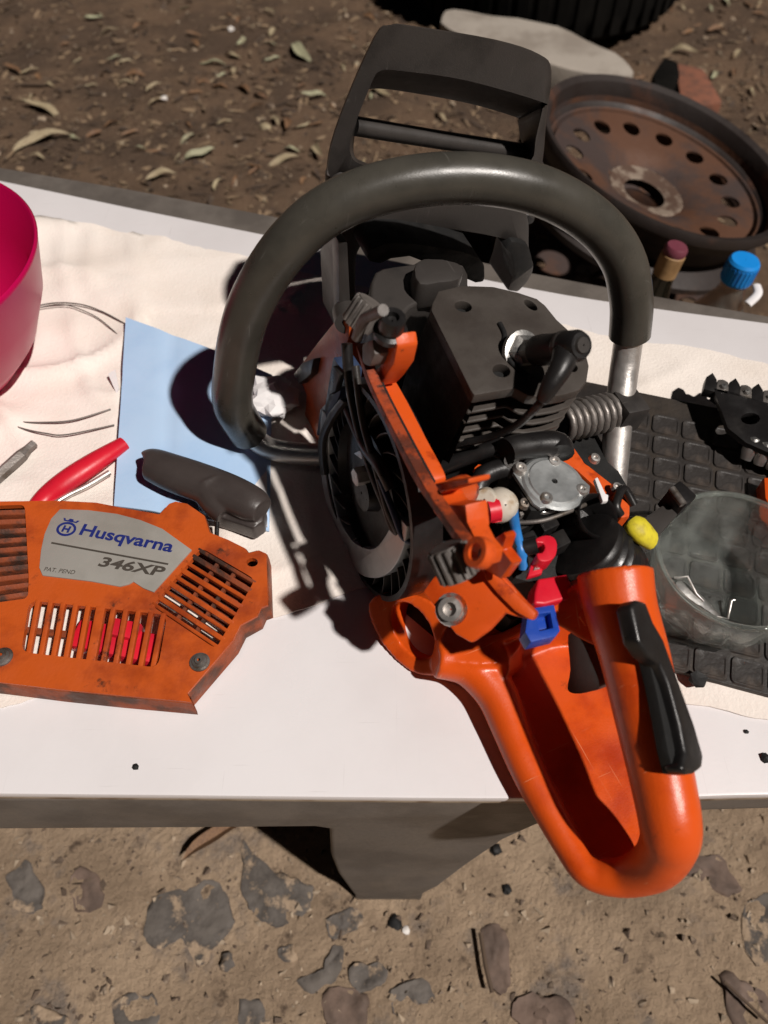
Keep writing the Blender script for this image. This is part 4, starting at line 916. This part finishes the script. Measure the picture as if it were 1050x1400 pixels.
# right-hand orange frame behind the carburettor
rf = part('frame_side', prism(SP([(768, 604), (776, 598), (800, 632), (846, 668), (862, 688), (862, 706), (850, 708), (838, 690), (812, 664), (786, 640), (764, 632)], 'U', .088), (0, 0, -.05), .002), M['orange_frame'])
part('frame_skirt', prism(SP([(842, 790), (850, 776), (880, 758), (888, 764), (886, 780), (860, 790)], 'U', .07), (0, 0, -.04), .002), M['orange_frame'], rf)
part('frame_tab', prism(SP([(648, 640), (654, 634), (666, 637), (670, 645), (660, 648), (652, 646)], 'U', .098), (0, 0, -.004), .0008), M['orange_frame'], rf)
# black bracket with yellow sleeve sticking out to the right
brk = part('clutch_bracket', prism(SP([(868, 716), (918, 682), (930, 700), (884, 752), (872, 764)], 'U', .080), (0, 0, -.02), .002), M['guard'])
part('bracket_head', boxf(S(925, 684, 'U', .082), V(.006, .002, 0), V(-.002, .007, 0), V(0, 0, .009), .002), M['black'], brk)
part('bracket_pin', tube([S(918, 668, 'U', .090), S(934, 690, 'U', .090)], .0025, 10), M['dullsteel'], brk, 60)
part('yellow_sleeve', tube(cat([S(862, 712, 'U', .100), S(874, 724, 'U', .099), S(890, 738, 'U', .092)], 4), [.0052, .0064, .0072, .0078, .0080, .0078, .0076, .0070, .0066], 12, sq=.7), M['yellow'], brk, 50)

# hoses, wires and small hardware crowded round the carburettor
cable('fuel_hose', [(566, 650, 'U', .070), (600, 640, 'U', .082), (640, 625, 'U', .094), (676, 612, 'U', .104), (700, 606, 'U', .106)], .0048, M['black'])
cable('impulse_hose', [(640, 706, 'U', .080), (650, 680, 'U', .092), (660, 652, 'U', .098), (690, 640, 'U', .100), (704, 646, 'U', .100)], .0060, M['black'])
cable('throttle_cable', [(700, 715, 'U', .094), (740, 712, 'U', .100), (776, 700, 'U', .102), (800, 690, 'U', .098)], .0013, M['dullsteel'])
cable('wire', [(664, 760, 'U', .088), (690, 752, 'U', .094), (720, 756, 'U', .096), (745, 770, 'U', .094)], .0014, M['guard'])
cable('wire', [(866, 690, 'U', .088), (852, 668, 'U', .094), (842, 690, 'U', .094), (848, 704, 'U', .090)], .0028, M['black'])
cable('throttle_rod', [(720, 694, 'U', .100), (742, 700, 'U', .099), (770, 694, 'U', .101)], .0016, M['alloy'])
for x, y, u_ in ((812, 628, .092), (842, 668, .092), (664, 652, .094), (716, 690, .100)):
    part('small_screw', lathe([(.0004, .0014), (.0014, .0014), (.0016, .0028), (.0030, .0026), (.0036, .0010), (.0038, 0)], S(x, y, 'U', u_), (0, -.1, 1), 14), M['steel'], None, 30)
part('choke_bracket', prism(SP([(690, 742), (716, 735), (722, 760), (700, 772), (688, 762)], 'U', .092), (0, 0, -.012), .0015), M['black'])
part('carburettor_flange', prism(SP([(690, 640), (700, 634), (722, 700), (712, 706)], 'U', .096), (0, 0, -.02), .001), M['dullsteel'])
part('guard_post', tube(cat([S(462, 236, 'F', .195), S(462, 280, 'F', .175), S(468, 330, 'F', .160)], 4), .0085, 14, sq=1.3), M['guard'], guard, 70)
part('guard_post', tube(cat([S(728, 232, 'F', .195), S(722, 262, 'F', .175), S(714, 300, 'F', .160)], 4), .0085, 14, sq=1.3), M['guard'], guard, 70)
# ================================================================== BACKGROUND
def img_dir(px, py, vx, vy, toward):     # unit normal that shows as (vx, vy-up) in the picture and leans `toward` the viewer
    v = -ray(px, py).normalized(); r_ = CX; u_ = CY
    r_ = (r_ - v * r_.dot(v)).normalized(); u_ = (u_ - v * u_.dot(v)).normalized()
    s_ = math.sqrt(max(0, 1 - toward * toward)); h = math.hypot(vx, vy)
    return (v * toward + (r_ * vx / h + u_ * vy / h) * s_).normalized()
def wheel(c, ax, rad, name, label, holes=14, m='rust', dm='rustdark'):
    root = tag(empty(name, c), label, 'wheel', 'rusty steel wheels'); ax = ax.normalized(); x = ax.orthogonal().normalized(); y = ax.cross(x)
    w_ = rad * .42
    prof = [(rad * .93, -.002), (rad * .985, .002), (rad, -.004), (rad * .995, -.012), (rad * .94, -.018), (rad * .93, -.03), (rad * .88, -.036), (rad * .84, -.06), (rad * .84, -w_ * .8), (rad * .93, -w_ * .9), (rad * .99, -w_), (rad * .99, -w_ - .008), (rad * .90, -w_), (rad * .80, -w_ * .8), (rad * .80, -.06), (rad * .85, -.034), (rad * .90, -.028), (rad * .905, -.014), (rad * .93, -.002)]
    obj('rim', lathe(prof, V(0, 0, 0), ax, 72), M[dm], root, 40)
    # dished disc built as a sheet with real holes
    def sheet(r_, a): 
        t = r_ / rad
        h = -.060 - .012 * math.cos(min(1, t / .80) * math.pi) * 1.0 - (.022 if t < .34 else 0) * (1 - (t / .34) ** 4 if t < .34 else 0)
        return ax * (h + .012) + (x * math.cos(a) + y * math.sin(a)) * r_
    def c2(r_, n, cx=0, cy=0): return [V(cx + r_ * math.cos(2 * math.pi * k / n), cy + r_ * math.sin(2 * math.pi * k / n), 0) for k in range(n)]
    hs = [c2(rad * .075, 14, rad * .64 * math.cos(2 * math.pi * k / holes), rad * .64 * math.sin(2 * math.pi * k / holes)) for k in range(holes)]
    hs.append(c2(rad * .17, 28)); hs += [c2(rad * .034, 10, rad * .28 * math.cos(2 * math.pi * k / 5 + .3), rad * .28 * math.sin(2 * math.pi * k / 5 + .3)) for k in range(5)]
    bm = plate(c2(rad * .815, 56), hs, (0, 0, -.003))
    bmesh.ops.subdivide_edges(bm, edges=[e for e in bm.edges if e.calc_length() > rad * .12], cuts=2, use_grid_fill=True)
    for v in bm.verts:
        q = v.co.copy(); r_ = math.hypot(q.x, q.y); v.co = sheet(r_, math.atan2(q.y, q.x)) + ax * q.z
    d_ = obj('disc', bm, M[m], root, 40)
    obj('hub_flange', lathe([(rad * .17, -.0640), (rad * .20, -.0610), (rad * .30, -.0580), (rad * .32, -.0610)], V(0, 0, 0), ax, 40), M['palerust'], d_, 40)
    obj('rim_inside', lathe([(rad * .903, -.020), (rad * .896, -.030), (rad * .846, -.034), (rad * .795, -.058)], V(0, 0, 0), ax, 72), M[m], root, 40)
    return root
wc = D(914, 208, 1.22)
wheel(wc, img_dir(912, 214, .52, .85, .38), .186, 'steel_wheel', 'rusty steel wheel with round holes, lying tilted on top of another wheel')
w2 = V(.42, 1.06, GZ + .12); w2 = T(850, 345, GZ + .13)
wheel(w2, V(.05, -.05, 1), .20, 'steel_wheel', 'brown rusted wheel lying flat under the tilted wheel', m='rust', dm='rust')
# dark tyre and slab behind
ty = tag(empty('tyre', T(735, 40, GZ + .1)), 'black worn tyre lying in the dark at the top', 'tyre')
def torus_ty(R0, r_, h): 
    return [(R0 - r_ * .8, -h * .8), (R0 - r_, -h * .4), (R0 - r_, h * .4), (R0 - r_ * .8, h * .8), (R0 - r_ * .2, h), (R0 + r_ * .5, h), (R0 + r_ * .85, h * .85), (R0 + r_, h * .4), (R0 + r_, -h * .4), (R0 + r_ * .85, -h * .85), (R0 + r_ * .5, -h), (R0 - r_ * .2, -h), (R0 - r_ * .8, -h * .8)]
tyc = V(.42, 2.35, GZ + .12)
ty.location = tyc
obj('tread', lathe(torus_ty(.27, .085, .115), V(0, 0, 0), (0, 0, 1), 64), M['tyre'], ty, 50)
for k in range(48):
    a = 2 * math.pi * k / 48; d = V(math.cos(a), math.sin(a), 0); t = V(-math.sin(a), math.cos(a), 0)
    obj('tread_block', boxf(d * .354, d * .006, t * .016, V(0, 0, .085), .003, 1), M['tyre'], ty, 40)
sl = [(608, 16), (640, 14), (740, 30), (800, 52), (856, 78), (862, 106), (800, 98), (740, 84), (690, 70), (612, 38)]
P = [T(x, y, GZ + .10) for x, y in sl]
P = [p + noise.noise_vector(p * 12) * .008 for p in cat(P, 3, True)]
tag(obj('concrete_slab', rough_up(prism(P, (0, 0, -.11), .008), .003, 30), M['concrete'], smooth=40), 'pale curved concrete slab on the ground beneath the tyre', 'slab')
for q, lab in (([(735, 130), (768, 120), (772, 160), (745, 190), (735, 180)], 'grey stone block left of the tilted wheel'), ([(742, 198), (770, 200), (765, 232), (738, 236)], 'pale stone block near the guard, below the grey one')):
    P = [T(x, y, GZ + .06) for x, y in q]; tag(obj('stone_block', rough_up(prism(P, (0, 0, -.07), .008), .004, 30), M['concrete'], smooth=40), lab, 'stone')
bk_ = [T(x, y, GZ + .07) for x, y in ((922, 86), (962, 92), (988, 140), (950, 145), (930, 130))]
tag(obj('brick_piece', rough_up(prism(bk_, (0, 0, -.08), .005), .003, 40), M['brick'], smooth=40), 'broken reddish brick behind the tilted wheel', 'brick')
rb = [T(x, y, GZ + .09) for x, y in ((892, 100), (908, 78), (928, 84), (932, 100), (915, 130), (898, 125))]
tag(obj('rubber_scrap', rough_up(prism(rb, (0, 0, -.09), .006), .004, 40), M['tyre'], smooth=40), 'black rubber scrap standing beside the broken brick', 'scrap')
# bottles
bt = D(1004, 385, .98); ax = V(.06, .02, 1).normalized()
bo = tag(empty('plastic_bottle', bt), 'murky plastic bottle with bright blue cap behind the board', 'bottle')
obj('bottle_body', lathe([(.001, -.30), (.040, -.30), (.042, -.27), (.042, -.10), (.038, -.07), (.028, -.04), (.016, -.018), (.0135, -.008), (.0135, .004), (.0115, .004), (.0115, -.010), (.014, -.02), (.026, -.043), (.036, -.072), (.040, -.10), (.040, -.295), (.001, -.297)], V(0, 0, 0), ax, 40), M['bottleplastic'], bo, 50)
obj('cap', lathe([(.0165, .002), (.0172, .004), (.0172, .026), (.0150, .029), (.0005, .029)], V(0, 0, 0), ax, 36), M['bluecap'], bo, 30)
for k in range(24):
    a = 2 * math.pi * k / 24; x = ax.orthogonal().normalized(); y = ax.cross(x); d = x * math.cos(a) + y * math.sin(a); t = ax.cross(d)
    obj('cap_ridge', boxf(ax * .014 + d * .0172, d * .0006, t * .0010, ax * .009), M['bluecap'], bo, 0)
b2 = D(914, 362, .98); ax2 = V(.12, .05, 1).normalized()
br_ = tag(empty('glass_bottle', b2), 'dark glass bottle with tan neck wrapper and purple top', 'bottle')
obj('bottle_body', lathe([(.001, -.30), (.034, -.30), (.036, -.28), (.036, -.12), (.030, -.08), (.018, -.045), (.013, -.02), (.0125, 0), (.001, 0)], V(0, 0, 0), ax2, 32), M['darkglass'], br_, 50)
obj('neck_wrapper', lathe([(.0135, -.012), (.0138, .014), (.012, .016)], V(0, 0, 0), ax2, 28), M['cork'], br_, 40)
M['plum'] = mat('plum_foil', (.16, .04, .06), .5)
obj('bottle_top', lathe([(.0125, .014), (.0132, .016), (.0132, .022), (.011, .025), (.0005, .025)], V(0, 0, 0), ax2, 28), M['plum'], br_, 40)
tag(obj('white_strip', tube(cat([D(1034, 390, 1.0), D(1036, 402, .99), D(1022, 416, .98)], 5), .005, 10, sq=.5), M['white'], smooth=60), 'small curled white strip beside the blue capped bottle', 'strip')

# ------------------------------------------------------------------ dead leaves
def leaf_mesh(Ln, Wd, curl, seed):
    r_ = random.Random(seed); bm = bmesh.new(); n = 10; rows_ = []
    bend = r_.uniform(-.35, .35)
    for i in range(n + 1):
        t = i / n; w_ = Wd * math.sin(math.pi * t ** .85) ** .8 * .5 + .0006; x = (t - .5) * Ln; yb = bend * Ln * (t - .5) ** 2 * 2
        z = curl * (math.sin(t * 3.1) * .5 + .25 * math.sin(t * 9 + seed)) 
        rows_.append([bm.verts.new((x, yb - w_, z + w_ * .5)), bm.verts.new((x, yb, z)), bm.verts.new((x, yb + w_, z + w_ * .7))])
    for a, b in zip(rows_[:-1], rows_[1:]):
        for k in range(2): bm.faces.new((a[k], a[k + 1], b[k + 1], b[k]))
    ret = bmesh.ops.extrude_face_region(bm, geom=bm.faces[:])
    for v in [e for e in ret['geom'] if isinstance(e, bmesh.types.BMVert)]: v.co.z -= .0006
    bmesh.ops.recalc_face_normals(bm, faces=bm.faces); return bm
LEAF = [obj('dead_leaf', leaf_mesh(1, .19 + .05 * (i % 3), .10 + .04 * (i % 2), i + 1), M[['leaf', 'leafgreen', 'leafbrown', 'leaf'][i % 4]], smooth=60) for i in range(8)]
used = set()
def leaf(px, py, Ln, rot, k, label, z=.006, group='dead leaves on the soil'):
    b = LEAF[k]
    if k in used: o = b.copy(); COL.objects.link(o)
    else: o = b; used.add(k)
    p = T(px, py, GZ); p.z = gh(p.x, p.y) + z; o.location = p; o.scale = (Ln,) * 3; o.rotation_euler = (random.uniform(-.35, .35), random.uniform(-.25, .25), rot)
    tag(o, label, 'leaf', group); return o
BIG = [(40, 100, .07, .3, 0, 'dry leaf lying at the far left of the soil'), (60, 155, .14, 2.7, 4, 'pale forked leaf on the soil left of the middle'), (60, 208, .17, .55, 0, 'long straw coloured strip of bark near the board at far left'),
       (290, 90, .09, .1, 1, 'grey green leaf lying flat in the upper soil, left of a bright curled one'), (318, 78, .07, -.6, 4, 'small pale leaf crossing the grey green one'), (320, 110, .08, -1.2, 3, 'curled pale leaf standing on edge in the soil'), (410, 82, .12, -1.0, 5, 'bright curled leaf left of the hand guard top'),
       (335, 135, .07, -.7, 2, 'brown leaf below the curled pale leaf'), (432, 150, .08, .35, 1, 'grey green leaf beside the left post of the guard'), (278, 230, .09, .5, 5, 'grey green leaf near the board edge, left of the bar'), (385, 232, .10, .5, 0, 'pale leaf just beyond the front handle bar'), (435, 225, .08, -1.2, 4, 'small pale leaf behind the front handle bar'),
       (150, 40, .07, .2, 3, 'pale leaf high in the upper left soil'), (190, 37, .06, 1.0, 2, 'brown crumpled leaf high in the upper left soil'), (175, 120, .06, .1, 3, 'small tan leaf in the middle of the left soil'), (212, 132, .06, .8, 0, 'small curled tan leaf beside a white chip'), (380, 185, .07, -1.1, 7, 'tan leaf above the front handle bar'), (395, 190, .08, -1.4, 2, 'brown leaf above the front handle bar'), (225, 262, .08, .4, 7, 'leaf fragments at the board edge'), (60, 233, .05, -.4, 3, 'little leaf touching the far board edge'),
       (520, 142, .09, -.9, 4, 'star shaped pale leaf seen through the guard opening'), (600, 172, .07, 2.0, 3, 'tan leaf seen through the guard opening at right'), (20, 100, .09, -.6, 6, 'narrow brown leaf at the left border'), (265, 45, .06, -.3, 6, 'brown leaf fragment high in the soil'), (370, 20, .06, -.8, 0, 'pale leaf at the top of the picture'), (935, 65, .10, -.4, 3, 'pale leaf beyond the wheel at upper right'), (980, 40, .08, .3, 2, 'brown leaf beyond the wheel at far upper right'), (1010, 70, .07, .9, 7, 'tan leaf above the wheel near the right border')]
for b in BIG: leaf(b[0], b[1], b[2] * .78, b[3], b[4], b[5])
leaf(300, 1146, .085, .55, 6, 'long brown leaf in front of the bench', .008)
rl = random.Random(11)
LB = {}
for i in range(90):
    px, py = rl.uniform(-20, 520), rl.uniform(0, 275)
    if i > 70: px, py = rl.uniform(860, 1050), rl.uniform(0, 120)
    k = rl.choice([0, 1, 2, 2, 3, 5, 6, 6, 7]); p = T(px, py, GZ)
    lm = bmesh.new(); lm.from_mesh(LEAF[k].data)
    lm.transform(Matrix.Translation((p.x, p.y, gh(p.x, p.y) + .004)) @ Matrix.Rotation(rl.uniform(0, 6.28), 4, 'Z') @ Matrix.Rotation(rl.uniform(-.4, .4), 4, 'X') @ Matrix.Scale(rl.uniform(.025, .05), 4))
    LB.setdefault(k % 4, []).append(lm)
for k, l_ in LB.items():
    tag(obj('leaf_litter', merge(*l_), M[['leaf', 'leafgreen', 'leafbrown', 'leaf'][k]], smooth=60), 'small broken leaves mixed into the soil litter', 'litter', kind='stuff')
bm = bmesh.new(); rl2 = random.Random(21)
for i in range(2600):
    px, py = rl2.uniform(-60, 1110), rl2.uniform(-10, 330) ** 1.0; p = T(px, py, GZ)
    if abs(p.x) > 1.9 or p.y > 2.8: continue
    c = V(p.x, p.y, gh(p.x, p.y) + .003); a = rl2.uniform(0, 6.28); L_ = rl2.choice([.006, .010, .014, .022]); W_ = rl2.uniform(.0015, .005)
    e1 = V(math.cos(a), math.sin(a), rl2.uniform(-.3, .3)) * L_; e2_ = V(-math.sin(a), math.cos(a), rl2.uniform(-.6, .6)) * W_
    vs = [bm.verts.new(c + q) for q in (-e1, -e1 * .3 + e2_, e1 * .5 + e2_ * .8, e1, e1 * .2 - e2_, -e1 * .5 - e2_ * .7)]; bm.faces.new(vs)
tag(obj('leaf_litter', bm, M['litter'], smooth=0), 'crumbled bark and leaf litter strewn over the soil', 'litter', kind='stuff')
def twig(pts, r_, lab):
    P = cat([T(x, y, GZ + .012) for x, y in pts], 5); tag(obj('twig', tube(P, r_, 7), M['twig'], smooth=60), lab, 'twig', 'twigs on the soil')
twig([(250, 142), (258, 165), (265, 195)], .003, 'dark twig standing out in the left soil')
twig([(20, 115), (65, 116)], .003, 'straight brown twig at the far left')
twig([(190, 228), (218, 245)], .002, 'short twig near the board edge')
twig([(657, 1275), (664, 1320), (673, 1357)], .0022, 'black curved twig on the trodden soil below the leg')
twig([(990, 1342), (1020, 1370), (1050, 1398)], .0016, 'thin twig at the lower right corner')
for i, (x, y, s_, m) in enumerate(((229, 151, .008, 'pinkgravel'), (316, 42, .008, 'pinkgravel'), (372, 158, .010, 'chip'), (61, 171, .010, 'chip'), (365, 192, .011, 'leaf'), (540, 1262, .007, 'deepblack'), (693, 1216, .005, 'deepblack'), (678, 1162, .006, 'deepblack'), (555, 1272, .004, 'pinkgravel'), (310, 1316, .008, 'stone'), (742, 1386, .008, 'brown_stone'))):
    bm = bmesh.new(); bmesh.ops.create_icosphere(bm, subdivisions=2, radius=s_)
    for v in bm.verts: v.co *= 1 + .55 * noise.noise(v.co * (1.6 / s_) + V(i * 3.3, 0, 0)); v.co.z *= .6
    p = T(x, y, GZ); bmesh.ops.translate(bm, verts=bm.verts, vec=V(p.x, p.y, gh(p.x, p.y) + s_ * .3))
    lab = ['bright white chip on the left soil', 'white chip high on the soil left of the guard', 'pale pebble beside the curled leaves', 'pale pebble by the forked leaf', 'round tan seed pod on the soil above the handle bar', 'black lump on the trodden soil below the leg', 'small black crumb under the bench edge', 'black crumb beside the leg', 'tiny white chip by the black lump', 'small grey pebble between the two big dark stones', 'brown pebble at the lower edge'][i]
    tag(obj('pebble', bm, M[m], smooth=40), lab, 'pebble')
bpy.context.view_layer.update()
